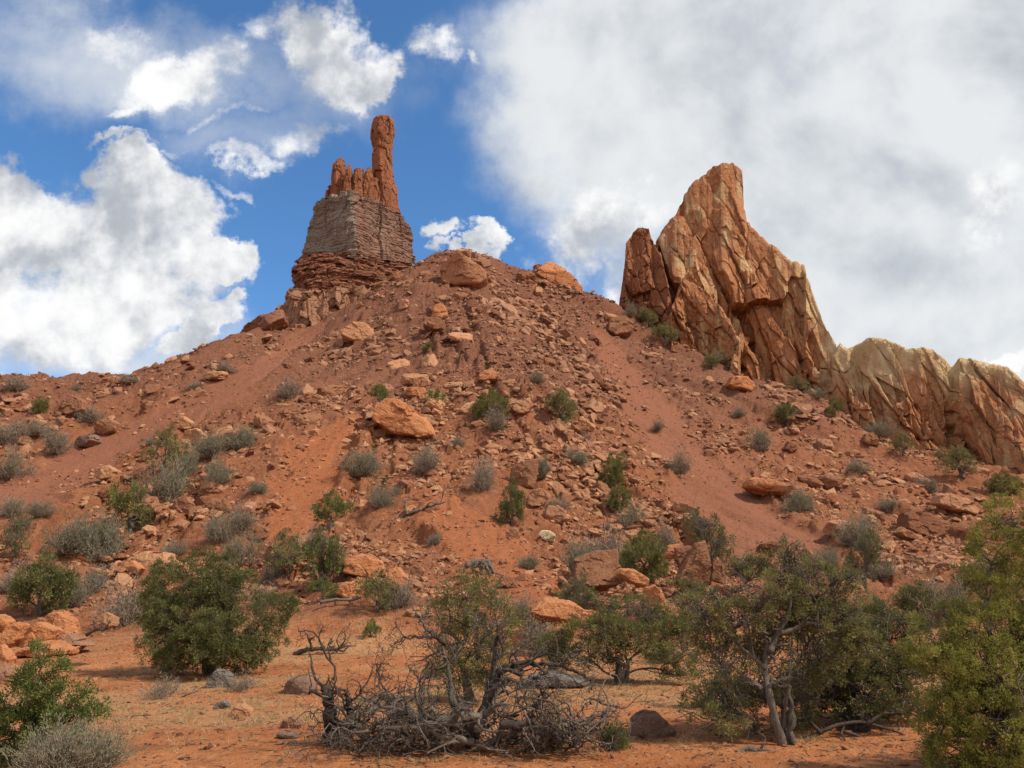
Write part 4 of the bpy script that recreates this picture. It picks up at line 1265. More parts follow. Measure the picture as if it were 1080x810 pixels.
def make_tree(name, base, lobes, rs, leaf, mat_leaf, mat_wood, label, cat, group=None, r0=0.1, stems=1, bare=0.0, n_each=26, clump=None, dens=1.0, lean=0.0, split_z=None):
    """lobes: centres (world) and radii; a limb reaches every lobe, twigs reach every clump"""
    base = np.asarray(base, float)
    root = empty(name, tuple(base), label, cat, group)
    wood = MB(); trunk = MB(); fol = MB(); dead = MB()
    lobes = [(np.asarray(c, float), np.asarray(r, float)) for c, r in lobes]
    cen = np.mean([c for c, _ in lobes], 0)
    top = np.array((cen[0], cen[1], 0))
    th = max(0.25, (cen[2] - base[2]) * 0.45)
    forks = []
    for s in range(stems):
        a = rs.uniform(0, 6.28)
        tip = base + ((cen[0] - base[0]) * 0.5 + math.cos(a) * 0.25 * th * (stems > 1), (cen[1] - base[1]) * 0.5 + math.sin(a) * 0.2 * th * (stems > 1), th * rs.uniform(0.8, 1.15))
        b0 = base + (math.cos(a) * r0 * (stems > 1), math.sin(a) * r0 * (stems > 1), -0.15)
        P = wpath(b0, tip, 12, 0.07, rs)
        R = np.linspace(r0 * 1.25, r0 * 0.72, 12) * (1 + 0.08 * rs.normal(size=12)); R[0] *= 1.35
        trunk.tube(P, R, 9, rs.uniform(0, .5))
        forks.append((P, R[-1]))
    cl = clump or leaf * 3.2
    allC, allO = [], []
    nodes = [(P0[k_], rr0 * 0.8) for P0, rr0 in forks for k_ in range(6, 12)]
    lobes.sort(key=lambda q: np.linalg.norm(q[0] - base))
    for c, r in lobes:
        # a limb leaves the nearest wood that lies on the way
        st, sr = min(nodes, key=lambda q: np.linalg.norm(q[0] - c) + 0.5 * np.linalg.norm(q[0] - base) + (3 if q[0][2] > c[2] + 0.2 * th else 0) - 4 * q[1])
        tip = c + rs.normal(size=3) * r * 0.15
        LP = wpath(st, tip, 14, 0.13, rs, 0.03)
        LR = np.linspace(sr * 0.8, max(0.010, sr * 0.35), 14)
        wood.tube(LP, LR, 6, rs.uniform(0, .6))
        nodes += [(LP[k_], LR[k_] * 0.9) for k_ in range(5, 14, 2)]
        area = 4 * math.pi * ((r[0] * r[1] + r[0] * r[2] + r[1] * r[2]) / 3)
        nc = int(max(6, dens * 0.62 * area / (cl * cl) * 1.15))
        d = rs.normal(size=(nc, 3)); d /= np.linalg.norm(d, axis=1)[:, None]
        rad = 0.45 + 0.6 * rs.uniform(0, 1, nc) ** 0.6
        rad *= 1 + 0.40 * vnoise(d * 2.4 + c[None], 3)
        CC = c + d * r * rad[:, None]
        ok = CC[:, 2] > base[2] + 0.04
        ok &= vnoise(CC / (cl * 4.2), 41) > -0.28
        ok &= vnoise(CC / (cl * 2.2), rs.randint(99)) > -0.22
        CC, d = CC[ok], d[ok]
        allC.append(CC); allO.append(d)
        nt = min(len(CC), max(5, len(CC) // 5))
        for q in rs.choice(len(CC), nt, replace=False) if len(CC) else ():
            s_ = LP[rs.randint(5, 14)]
            TP = wpath(s_, CC[q], 7, 0.12, rs, 0.03)
            wood.tube(TP, np.linspace(max(0.006, LR[-1] * 0.5), max(0.003, cl * 0.03), 7), 4, rs.uniform(0, .8))
        nb = int(bare * 14)
        for q in range(nb):
            dd = rs.normal(size=3); dd[2] = abs(dd[2]) * 0.5; dd /= np.linalg.norm(dd)
            e = c + dd * r * rs.uniform(0.9, 1.35)
            s_ = LP[rs.randint(4, 14)]
            TP = wpath(s_, e, 10, 0.16, rs)
            dead.tube(TP, np.linspace(max(0.008, LR[-1] * 0.6), 0.003, 10), 4, rs.uniform(0, .5))
            for _ in range(3):
                k_ = rs.randint(3, 9)
                e2 = TP[k_] + rs.normal(size=3) * np.linalg.norm(e - s_) * 0.22
                dead.tube(wpath(TP[k_], e2, 6, 0.15, rs), np.linspace(max(.006, LR[-1] * 0.4), 0.002, 6), 3, rs.uniform(0, .5))
    CC = np.concatenate(allC); DD = np.concatenate(allO)
    leaves(fol, CC, DD, int(n_each * 1.5), cl * 0.66, leaf, leaf * 0.36, rs)
    link('trunk', trunk.mesh('trunk', True, base), mat_wood, root)
    link('branches', wood.mesh('branches', True, base), mat_wood, root)
    if dead.n: link('bare_twigs', dead.mesh('bare_twigs', True, base), M['dead'], root)
    link('crown', fol.mesh('crown', False, base), mat_leaf, root)
    return root


def make_scrub(name, base, w, h, rs, mat, label, cat, group=None, nst=90, leaf=0.05, green=0.6, wm=None):
    """a bush of thin upright stems with small leaves"""
    base = np.asarray(base, float)
    root = empty(name, tuple(base), label, cat, group)
    st, lf = MB(), MB()
    CC, DD = [], []
    for q in range(nst):
        a = rs.uniform(0, 6.28); k_ = rs.uniform(0, 1) ** 0.6
        if q == 0: cens = [(rs.uniform(-.28, .28) * w, rs.uniform(-.28, .28) * w, rs.uniform(.5, 1.0) if z_ else 1.0, rs.uniform(.45, .7)) for z_ in range(4)]
        cx_, cy_, ch_, cw_ = cens[rs.randint(4)]
        d = np.array((math.cos(a) * k_ * w / 2 * cw_, math.sin(a) * k_ * w / 2 * cw_, h * ch_ * (1 - 0.5 * k_ ** 2) * rs.uniform(0.5, 1.12)))
        b0 = base + (d[0] * 0.2 + cx_, d[1] * 0.2 + cy_, -0.04)
        d = d + (cx_ * .3, cy_ * .3, 0)
        P = wpath(b0, b0 + d, 8, 0.08, rs)
        st.tube(P, np.linspace(0.012, 0.004, 8) * max(0.5, h), 3, rs.uniform(0, 1))
        for _ in range(4):
            k2 = rs.randint(2, 7)
            e = P[k2] + (d / np.linalg.norm(d) + rs.normal(size=3) * 0.6) * h * 0.24
            P2 = wpath(P[k2], e, 5, 0.1, rs)
            st.tube(P2, np.linspace(0.007, 0.003, 5) * max(0.5, h), 3, rs.uniform(0, 1))
            CC.append(P2[rs.randint(2, 5)]); DD.append(d / np.linalg.norm(d))
            CC.append(e); DD.append(d / np.linalg.norm(d))
        CC.append(P[-1]); DD.append(d / np.linalg.norm(d))
    link('stems', st.mesh('stems', True, base), wm or M['twig'], root)
    CC = np.array(CC); DD = np.array(DD)
    sel = rs.uniform(0, 1, len(CC)) < green
    if sel.any():
        leaves(lf, CC[sel], DD[sel], 9, leaf * 1.6, leaf, leaf * 0.3, rs, 0.6)
        link('leaves', lf.mesh('leaves', False, base), mat, root)
    return root


def copy_tree(root, loc, sxy, sz, rz, label, group=None):
    r = root.copy(); COL.objects.link(r)
    r.location = loc; r.scale = (sxy, sxy, sz); r.rotation_euler = (0, 0, rz)
    r['label'] = label
    if group: r['group'] = group
    for ch in list(root.children):
        c = ch.copy(); COL.objects.link(c); c.parent = r
    return r


# prototypes for the hillside: unit size (1 m half width, about 1.5 m high), used once and copied
def proto_juniper(seed, mat, bare=0.0, tall=1.0, nl=7, dens=1.0):
    r_ = np.random.RandomState(seed)
    lob = []
    for q in range(nl):
        a = q / nl * 6.28 + r_.uniform(-.4, .4); k_ = r_.uniform(0.45, 0.74)
        lob.append(((math.cos(a) * k_, math.sin(a) * k_, r_.uniform(0.35, 1.05) * tall), r_.uniform(0.26, 0.46, 3) * (1, 1, tall)))
    lob.append(((0, 0, 1.1 * tall), (0.38, 0.38, 0.32 * tall)))
    return lambda name, label, group: make_tree(name, (0, 0, 0), lob, r_, 0.085, mat, M['bark'], label, 'tree' if tall > .9 else 'bush', group, r0=0.07, stems=2, bare=bare, n_each=18, clump=0.15, dens=dens)


def proto_scrub(seed, mat, green):
    r_ = np.random.RandomState(seed)
    return lambda name, label, group: make_scrub(name, (0, 0, 0), 2.0, 1.35, r_, mat, label, 'bush', group, nst=85, leaf=0.09, green=green)


kinds = {
    'J': ('juniper', proto_juniper(1, M['jun']), 1.42), 'D': ('juniper', proto_juniper(2, M['jun_dark']), 1.42),
    'O': ('juniper', proto_juniper(3, M['jun_olive'], .15), 1.42), 'P': ('pinyon_sapling', proto_juniper(4, M['pinyon'], 0, 1.0, 6, .7), 1.42),
    'H': ('half_dead_juniper', proto_juniper(5, M['jun_dark'], 1.3, 1.0, 7, .35), 1.42),
    'S': ('sagebrush', proto_scrub(6, M['sage'], 0.85), 1.4), 'G': ('grey_shrub', proto_scrub(7, M['sage'], 0.35), 1.4), 'T': ('twiggy_shrub', proto_scrub(8, M['twig'], 0.5), 1.4),
}
protos = {}
PLN = [0]


def makers(kind, v):
    sd = 20 * v + ord(kind)
    if kind in 'JDOPH':
        m_, bare, nl, dn = {'J': (M['jun'], .1, 7, 1), 'D': (M['jun_dark'], .2, 7, 1), 'O': (M['jun_olive'], .3, 7, .8), 'P': (M['pinyon'], 0, 6, .7), 'H': (M['jun_dark'], 1.3, 7, .35)}[kind]
        return proto_juniper(sd, m_, bare, 1.0, nl - v + 1, dn)
    m_, g_ = {'S': (M['sage'], .85), 'G': (M['sage'], .35), 'T': (M['twig'], .5)}[kind]
    return proto_scrub(sd, m_, g_ * (1 - .15 * v))

GRP = {'J': 'junipers growing on the hillside', 'D': 'junipers growing on the hillside', 'O': 'junipers growing on the hillside', 'P': 'junipers growing on the hillside', 'H': 'junipers growing on the hillside',
       'S': 'grey shrubs on the hillside', 'G': 'grey shrubs on the hillside', 'T': 'grey shrubs on the hillside'}
prs = np.random.RandomState(33)


def plant(kind, px, pyb, w, h, label, y=None, lm=None):
    """kind, picture column, row of its foot, width and height in picture pixels"""
    nm, mk, hh = kinds[kind]
    if y is None: p = hit(px, pyb)
    else:
        q = at(px, pyb, y); p = np.array((q[0], y, H(q[0], y)[0]))
    m = mpp(px, pyb, p[1])
    sx_, sz_ = w * m / 2 / 1.0, h * m / hh
    rz = prs.uniform(0, 6.28)
    key = (kind, PLN[0] % 3); PLN[0] += 1
    if key not in protos:
        o = makers(kind, key[1])(nm, label, GRP[kind]); protos[key] = o
        o.location = tuple(p); o.scale = (sx_, sx_, sz_); o.rotation_euler = (0, 0, rz)
    else:
        o = copy_tree(protos[key], tuple(p), sx_, sz_, rz, label)
    if lm: mark(px, pyb - h / 2, lm)
    return o


PLANTS = [
    ('J', 518, 442, 46, 34, 'round green juniper in the middle of the rubble fan', 'the round juniper of the fan'),
    ('O', 595, 450, 42, 38, 'olive green juniper right of the round one in the fan', 'the olive juniper of the fan'),
    ('P', 400, 427, 24, 22, 'small green bush just above the big tan boulder'),
    ('P', 459, 430, 24, 22, 'small green bush upper right of the big tan boulder'),
    ('J', 450, 373, 14, 12, 'tiny green bush high below the crest boulder', 'the tiny high green bush'),
    ('D', 540, 552, 34, 48, 'dark upright juniper below the upright dull slab', 'the dark upright juniper'),
    ('J', 648, 515, 34, 36, 'top bush of the vertical row of three right of centre', 'the three-bush row'),
    ('J', 652, 540, 34, 28, 'middle bush of the vertical row of three right of centre'),
    ('G', 664, 558, 30, 30, 'grey lowest bush of the vertical row of three'),
    ('P', 350, 556, 42, 40, 'open branched small pinyon beside the orange wash', 'the small open pinyon'),
    ('S', 403, 536, 26, 26, 'pale grey ball-shaped shrub on bare orange soil', 'the pale ball shrub'),
    ('S', 381, 503, 42, 30, 'wide grey-green shrub below the big tan boulder', 'the wide grey-green shrub'),
    ('T', 455, 497, 34, 32, 'brownish twiggy shrub right below the big tan boulder'),
    ('T', 512, 520, 36, 40, 'bare grey shrub left of the dark upright juniper'),
    ('S', 573, 505, 24, 24, 'small olive shrub right of the upright dull slab'),
    ('S', 604, 490, 30, 18, 'low flat grey shrub above the right rubble'),
    ('T', 520, 455, 34, 24, 'brown twiggy shrub under the round juniper of the fan'),
    ('O', 174, 498, 44, 46, 'olive juniper topping the chain of bushes on the left slope', 'the top of the left bush chain'),
    ('G', 172, 532, 54, 48, 'grey bush right below the olive juniper of the chain'),
    ('S', 196, 505, 24, 30, 'narrow grey bush on the right flank of the chain top'),
    ('J', 138, 562, 56, 52, 'green middle bush of the left chain', 'the middle of the left bush chain'),
    ('S', 108, 590, 46, 48, 'grey-green lower bush of the left chain'),
    ('S', 66, 585, 52, 38, 'wide grey-green bush left of the lower chain'),
    ('S', 226, 483, 38, 28, 'grey shrub beside the chute-side block'),
    ('S', 256, 474, 40, 26, 'grey shrub farther right of the chute-side block'),
    ('S', 234, 512, 32, 30, 'dome-shaped grey shrub above the square orange block', 'the dome-shaped grey shrub'),
    ('T', 300, 420, 28, 24, 'dark brown shrub high on the left slope', 'the dark brown high shrub'),
    ('J', 41, 437, 20, 20, 'green bush near the left skyline', 'the left-skyline green bush'),
    ('T', 84, 412, 14, 10, 'small olive tuft on the left skyline'),
    ('T', 20, 412, 34, 18, 'dark brush at the far left skyline'),
    ('T', 14, 470, 46, 30, 'brown brush at the left edge under the skyline'),
    ('T', 60, 478, 36, 28, 'brown shrub left of the dark overhanging slab'),
    ('G', 10, 505, 36, 34, 'grey shrub at the left edge on the upper slope'),
    ('G', 8, 545, 30, 22, 'grey shrub at the left edge beside the chute end'),
    ('S', 45, 545, 30, 16, 'low grey shrub at the lower end of the pink chute'),
    ('G', 160, 470, 16, 10, 'tiny grey shrub right on the edge of the pink chute'),
    ('T', 232, 393, 26, 12, 'small brown shrub on the upper left skyline slope'),
    ('T', 200, 412, 20, 12, 'round straw coloured tuft on the upper left slope'),
    ('H', 12, 592, 40, 50, 'spreading half-dead tree at the left edge of the slope'),
    ('G', 232, 572, 36, 32, 'grey shrub left of the smooth wash boulder'),
    ('G', 255, 600, 36, 36, 'grey shrub below the smooth wash boulder'),
    ('O', 300, 600, 52, 50, 'olive bush left of the dark lower juniper'),
    ('T', 292, 616, 40, 34, 'grey twiggy bush under the olive lower bush'),
    ('D', 338, 622, 48, 66, 'dark juniper on the lower left slope', 'the dark lower juniper'),
    ('P', 342, 632, 40, 22, 'green low juniper skirt under the dark lower juniper'),
    ('O', 398, 644, 48, 44, 'small round juniper left of the dead tree', 'the small round juniper'),
    ('P', 391, 672, 22, 20, 'little green sprout on the level ground behind dead twigs'),
    ('T', 130, 660, 66, 50, 'wide grey leafless bush behind the left juniper', 'the wide leafless bush'),
    ('T', 252, 560, 30, 26, 'small bare shrub beside the grey shrubs of the wash'),
    ('T', 455, 575, 18, 14, 'tiny grey tuft on the bare mound'),
    ('S', 606, 610, 40, 40, 'grey-green shrub left of the broad cracked boulder'),
    ('J', 680, 612, 66, 50, 'wide green juniper behind the split boulder cluster', 'the wide juniper by the split boulders'),
    ('S', 628, 610, 20, 30, 'thin olive shrub leaning on the cracked boulder'),
    ('H', 752, 600, 56, 62, 'half-dead dark juniper right of the split boulder cluster', 'the half-dead juniper'),
    ('S', 843, 542, 34, 28, 'dome of grey-green scrub right of the flat layered slab', 'the dome scrub'),
    ('G', 908, 578, 46, 38, 'grey shrub in the lower right slope', 'the lower-right grey shrub'),
    ('G', 714, 500, 26, 28, 'grey shrub in the right-hand chute', 'the chute shrub'),
    ('G', 800, 474, 26, 26, 'grey spindly shrub above the flat layered slab'),
    ('D', 830, 447, 24, 30, 'dark green juniper on the spur under the peak', 'the spur juniper'),
    ('J', 880, 441, 22, 22, 'green bush at the foot of the cliff'),
    ('O', 702, 362, 30, 24, 'olive bush lowest of the row under the fin'),
    ('O', 686, 346, 28, 20, 'olive bush second from the top under the fin'),
    ('G', 668, 334, 22, 16, 'grey bush topmost of the row under the fin'),
    ('O', 752, 390, 22, 18, 'small olive bush under the peak buttress'),
    ('G', 758, 362, 20, 14, 'small grey bush in the rocks under the peak'),
    ('O', 840, 408, 28, 18, 'olive bush at the right foot of the peak'),
    ('G', 925, 450, 34, 18, 'grey brush along the cliff foot', None),
    ('O', 1015, 502, 46, 30, 'dark green bush at the foot of the pale cliff', 'the cliff-foot bush'),
    ('O', 952, 480, 26, 24, 'olive bush between two stones under the cliff'),
    ('J', 1062, 522, 40, 26, 'green bush at the right edge below the cliff'),
    ('G', 860, 412, 20, 14, 'brown-grey tuft where the peak meets the cliff'),
    ('S', 940, 540, 26, 16, 'low olive scrub beside the big far-right boulder'),
    ('T', 620, 470, 20, 14, 'tiny brown shrub in the right rubble'),
    ('T', 690, 455, 18, 12, 'tiny brown shrub on the levee of the right chute'),
    ('S', 565, 405, 18, 14, 'tiny olive shrub between the two fan junipers'),
    ('T', 640, 600, 60, 46, 'bare grey shrub in front of the cracked boulder'),
    ('D', 970, 655, 46, 44, 'round dark green juniper behind the tangle of branches', 'the round dark juniper'),
    ('H', 915, 625, 50, 60, 'bare branched shrub on the lower right slope'),
    ('G', 1000, 660, 60, 50, 'grey bush behind the bright right juniper'),
    ('O', 1040, 650, 70, 60, 'olive bush behind the bright right juniper'),
    ('T', 700, 580, 30, 30, 'grey shrub above the split boulder cluster'),
    ('O', 570, 672, 60, 38, 'olive scrub under the low bright boulder'),
    ('T', 740, 665, 46, 34, 'grey scrub behind the twisted juniper'),
    ('G', 92, 626, 44, 30, 'low grey brush behind the orange rock pile'),
    ('D', 40, 650, 66, 62, 'round dark juniper behind the left end of the rock pile', 'the juniper behind the rock pile'),
    ('S', 78, 640, 30, 32, 'grey-green brush right of the juniper behind the rock pile'),
    ('T', 20, 622, 44, 34, 'brown brush above the juniper behind the rock pile'),
    ('G', 185, 590, 30, 20, 'grey tuft behind the top of the big left juniper'),
    ('T', 270, 640, 40, 24, 'brown litter-like brush right behind the big left juniper'),
    ('G', 330, 580, 34, 24, 'grey shrub above the dark lower juniper'),
    ('T', 430, 640, 34, 30, 'dry bush between the small round juniper and the live olive one'),
    ('T', 545, 655, 30, 28, 'dry bush right behind the live olive juniper'),
    ('S', 560, 600, 22, 16, 'small shrub at the right edge of the bare mound'),
    ('H', 610, 650, 46, 44, 'half-dead bush behind the low bright boulder'),
    ('T', 580, 690, 56, 36, 'bare grey brush in front of the low bright boulder'),
    ('G', 700, 700, 40, 30, 'grey brush under the right side of the forked juniper'),
    ('O', 725, 632, 40, 28, 'olive bush below the split boulder cluster'),
    ('T', 790, 610, 34, 26, 'brown brush above the twisted juniper crown'),
    ('S', 870, 600, 34, 22, 'grey scrub on the lower right slope behind the juniper tops'),
    ('T', 940, 612, 44, 24, 'brown scrub near the round dark juniper'),
    ('T', 420, 520, 20, 12, 'tiny brown tuft beside the bleached branch'),
    ('G', 480, 470, 20, 14, 'tiny grey tuft right of the twiggy shrub under the big tan boulder'),
    ('T', 130, 405, 22, 10, 'low brown tuft near the left skyline, right of the dead branches'),
    ('T', 100, 445, 34, 20, 'brown brush above the dark overhanging slab'),
    ('T', 40, 460, 30, 18, 'brown low brush below the left skyline green bush'),
    ('S', 270, 520, 22, 14, 'small pale shrub beside the dome-shaped grey one'),
    ('G', 590, 540, 24, 16, 'small grey shrub between the rounded brown block and the rubble'),
    ('T', 780, 440, 20, 12, 'small brown tuft on the spur left of its juniper'),
    ('G', 905, 500, 26, 16, 'small grey shrub below the lone rounded stone'),
    ('T', 980, 520, 30, 18, 'brown brush above the oval boulder'),
]
for row in PLANTS:
    k_, px, pyb, w, h, lab = row[:6]
    plant(k_, px, pyb, w, h, lab, lm=row[6] if len(row) > 6 else None)


def lobe(px, py, rx, ry, y, dy=0.0, rd=None):
    m = mpp(px, py, y)
    return (at(px, py, y + dy) , (rx * m, (rd or (rx + ry) / 2) * m, ry * m))


def foot(px, py):
    return hit(px, py)


NEAR = 'junipers standing round the level ground'
# big round juniper on the left
b = foot(222, 712); y = b[1]
L = [lobe(*a, y=y, dy=d) for a, d in (((215, 622, 45, 38), 0), ((172, 640, 24, 34), -.2), ((190, 668, 40, 34), -.6), ((245, 630, 32, 38), .3), ((265, 660, 36, 34), -.2), ((228, 610, 24, 26), .2),
                                      ((172, 612, 20, 22), .4), ((285, 650, 24, 22), .1), ((200, 640, 40, 40), .9), ((230, 675, 40, 28), -.9), ((262, 685, 26, 20), 0), ((300, 638, 14, 14), .2), ((165, 680, 18, 16), .2), ((205, 692, 28, 16), -.4), ((248, 696, 24, 14), -.2), ((182, 696, 20, 12), 0), ((225, 668, 30, 26), -1.2))]
make_tree('juniper', b, L, np.random.RandomState(101), 0.060, M['jun_dark'], M['bark'], 'big dense round juniper on the left with bare branches on its right side', 'tree', NEAR, r0=0.075, stems=4, bare=0.5, n_each=30, clump=0.13, dens=1.1)
mark(215, 650, 'the big left juniper')
# live juniper behind the dead one
b = foot(500, 742); y = b[1]
L = [lobe(*a, y=y, dy=d) for a, d in (((495, 630, 34, 28), 0), ((475, 650, 26, 30), .2), ((520, 655, 24, 32), 0), ((500, 680, 34, 34), .3), ((485, 712, 26, 24), .1), ((520, 705, 22, 28), -.2), ((470, 700, 22, 24), .2))]
make_tree('juniper', b, L, np.random.RandomState(102), 0.058, M['jun_olive'], M['bark'], 'olive juniper rising directly behind the tangled dead tree', 'tree', NEAR, r0=0.10, stems=2, bare=0.3, n_each=26, clump=0.13, dens=.8)
# centre right juniper with dark trunks
b = foot(652, 722); y = b[1]
L = [lobe(*a, y=y, dy=d) for a, d in (((615, 670, 30, 22), 0), ((655, 660, 26, 26), .3), ((690, 672, 30, 24), -.2), ((712, 690, 26, 20), 0), ((600, 695, 24, 16), .2), ((640, 690, 30, 18), .5), ((690, 648, 20, 16), .3), ((635, 640, 18, 16), .2), ((718, 712, 16, 10), 0), ((700, 655, 26, 20), .4), ((725, 668, 22, 18), .2), ((668, 640, 24, 16), .5), ((582, 680, 20, 16), .1), ((640, 665, 26, 20), -.3))]
make_tree('juniper', b, L, np.random.RandomState(103), 0.060, M['jun'], M['dead_dark'], 'spreading juniper on dark forked trunks in front of the orange blocks', 'tree', NEAR, r0=0.065, stems=4, bare=1.0, n_each=26, clump=0.13, dens=.8)
# twisted big juniper
b = foot(826, 785); y = b[1]
L = [lobe(*a, y=y, dy=d) for a, d in (((830, 605, 34, 26), .2), ((800, 628, 34, 24), 0), ((775, 650, 30, 22), -.2), ((860, 625, 34, 28), .3), ((885, 650, 30, 26), 0), ((840, 650, 40, 26), .5), ((750, 672, 26, 20), .1),
                                      ((872, 690, 34, 26), .3), ((832, 580, 12, 12), .1), ((800, 680, 26, 18), .7), ((752, 762, 34, 24), 0), ((762, 735, 28, 20), .3), ((782, 756, 24, 24), .5), ((795, 725, 28, 22), .9), ((845, 745, 24, 24), .9), ((735, 640, 22, 16), 0), ((760, 632, 26, 18), .3), ((790, 600, 20, 14), .4), ((905, 680, 26, 22), .4), ((895, 612, 16, 12), .2), ((815, 652, 34, 24), .9), ((850, 604, 26, 18), .5), ((780, 622, 22, 16), .3), ((845, 715, 26, 20), .6))]
tw = make_tree('twisted_juniper', b, L, np.random.RandomState(104), 0.046, M['jun_olive'], M['bark'], 'large open juniper with a twisted bleached trunk', 'tree', NEAR, r0=0.042, stems=3, bare=1.3, n_each=28, clump=0.105, dens=1.0)
mark(825, 680, 'the twisted juniper')
# dense dark juniper to its right
b = foot(905, 768); y = b[1] + .3
L = [lobe(*a, y=y, dy=d) for a, d in (((890, 700, 40, 34), 0), ((935, 690, 38, 34), .2), ((960, 720, 34, 34), 0), ((915, 730, 44, 30), -.3), ((860, 728, 30, 24), .1), ((930, 655, 28, 22), .4), ((880, 752, 30, 16), 0), ((965, 670, 26, 24), .5), ((950, 755, 26, 20), .1), ((905, 665, 22, 22), .3))]
make_tree('juniper', b, L, np.random.RandomState(105), 0.050, M['jun_dark'], M['dead_dark'], 'dense dark juniper right of the twisted one, dead boughs under it', 'tree', NEAR, r0=0.12, stems=3, bare=0.8, n_each=28, clump=0.115, dens=.95)
b = at(862, 760, 16.5); b[2] = H(b[0], 16.5)[0]; y = 16.5
L = [lobe(*a, y=y, dy=d) for a, d in (((850, 690, 34, 26), 0), ((880, 670, 30, 26), .3), ((845, 730, 34, 26), -.2), ((905, 640, 26, 20), 0), ((820, 705, 26, 22), .2), ((870, 720, 30, 24), .4))]
make_tree('juniper', b, L, np.random.RandomState(109), 0.055, M['jun_olive'], M['dead_dark'], 'olive juniper filling the gap between the twisted one and the dense dark one', 'tree', NEAR, r0=0.07, stems=3, bare=0.7, n_each=26, clump=0.12, dens=.85)
b = at(765, 740, 15.5); b[2] = H(b[0], 15.5)[0]; y = 15.5
L = [lobe(*a, y=y, dy=d) for a, d in (((750, 700, 26, 18), 0), ((772, 722, 24, 20), .2), ((745, 735, 26, 18), 0), ((785, 690, 20, 16), .3))]
make_tree('juniper', b, L, np.random.RandomState(110), 0.055, M['jun'], M['dead_dark'], 'low juniper left of the trunk of the twisted one', 'tree', NEAR, r0=0.05, stems=3, bare=1.0, n_each=24, clump=0.12, dens=.7)
# bright juniper at the right edge, nearest
y = 10.0; q = at(1075, 820, y); b = np.array((q[0] + 0.15, y, H(q[0], y)[0]))
L = [lobe(*a, y=y, dy=d) for a, d in (((1070, 545, 32, 26), 0), ((1050, 580, 30, 26), .1), ((1085, 590, 40, 36), .2), ((1045, 612, 22, 14), 0), ((1000, 660, 38, 22), .2), ((1050, 665, 50, 32), 0), ((1095, 650, 50, 50), .4), ((995, 705, 40, 32), 0),
                                      ((1045, 715, 52, 40), -.2), ((1000, 755, 38, 34), .1), ((1050, 765, 52, 40), -.2), ((1100, 740, 50, 60), .2), ((1010, 800, 36, 26), 0), ((1060, 810, 46, 30), -.1), ((975, 690, 22, 22), .2), ((1130, 640, 60, 60), .3), ((1140, 740, 60, 70), .1))]
make_tree('juniper', b, L, np.random.RandomState(106), 0.034, M['jun_bright'], M['bark'], 'bright yellow-green juniper cut by the right edge of the view', 'tree', NEAR, r0=0.11, stems=3, bare=0.12, n_each=34, clump=0.085, dens=1.15)
# bottom left pinyon with a grey shrub before it
y = 10.6; q = at(40, 815, y); b = np.array((q[0], y, H(q[0], y)[0]))
L = [lobe(*a, y=y, dy=d) for a, d in (((45, 712, 24, 24), 0), ((25, 735, 28, 26), .1), ((70, 740, 26, 22), 0), ((12, 765, 30, 26), .2), ((55, 765, 34, 26), .1), ((92, 752, 18, 14), 0), ((38, 690, 10, 12), 0), ((-10, 745, 24, 30), .2), ((30, 795, 40, 20), .1))]
make_tree('pinyon_sapling', b, L, np.random.RandomState(107), 0.045, M['pinyon'], M['bark'], 'young green pinyon in the bottom left corner', 'tree', NEAR, r0=0.035, stems=3, bare=.1, n_each=34, clump=0.10, dens=1.1)
y = 10.15; q = at(78, 822, y); b = (q[0], y, H(q[0], y)[0])
make_scrub('grey_shrub', b, 1.05, 0.72, np.random.RandomState(108), M['sage'], 'grey-green upright shrub in front of the bottom left pinyon', 'bush', 'grey shrubs of the foreground', nst=170, leaf=0.035, green=.75)
# small things of the foreground
for px, pyb, w, h, mt, lab, kd in ((590, 792, 24, 34, M['pinyon'], 'little green sprig at the right foot of the dead tree', .9), (646, 790, 26, 28, M['pinyon'], 'low green tuft beside the dark brown boulder', .9),
                                   (165, 735, 44, 22, M['twig'], 'dry grey twigs under the left juniper', .5), (250, 728, 50, 20, M['twig'], 'low dead scrub right of the dark grey stone', .3)):
    b = foot(px, pyb); m = mpp(px, pyb, b[1])
    make_scrub('low_shrub', b, w * m, h * m, np.random.RandomState(px), mt, lab, 'bush', 'low shrubs of the level ground', nst=50, leaf=0.04, green=kd)

# ------------------------------------------------------------------ dead wood
def gnarl(mb, P, R, rs, depth, nsub, a=None, spread=0.55, lenf=0.45, sides=6):
    a = rs.uniform(0, .5) if a is None else a
    mb.tube(P, R, sides, a)
    if depth <= 0: return
    L = np.linalg.norm(np.diff(P, axis=0), axis=1).sum()
    for _ in range(nsub):
        k_ = rs.randint(len(P) // 4, len(P) - 1)
        t = P[min(k_ + 1, len(P) - 1)] - P[k_ - 1]; t /= np.linalg.norm(t) + 1e-9
        d = t + rs.normal(size=3) * spread * 1.4; d /= np.linalg.norm(d)
        l = L * lenf * rs.uniform(0.4, 1.2)
        e = P[k_] + d * l
        Q_ = wpath(P[k_], e, 9, 0.2, rs)
        r_ = min(R[k_] * 0.65, R[0] * .6)
        gnarl(mb, Q_, np.linspace(r_, max(0.0022, r_ * 0.22), 9), rs, depth - 1, max(2, nsub - 1), a, spread, lenf, max(4, sides - 1))


def spline(pts, n_):
    pts = np.asarray(pts, float)
    d = np.concatenate([[0], np.cumsum(np.linalg.norm(np.diff(pts, axis=0), axis=1))])
    t = np.linspace(0, d[-1], n_)
    P = np.stack([np.interp(t, d, pts[:, c]) for c in range(3)], 1)
    for _ in range(3):
        P[1:-1] = (P[:-2] + 2 * P[1:-1] + P[2:]) / 4
    return P


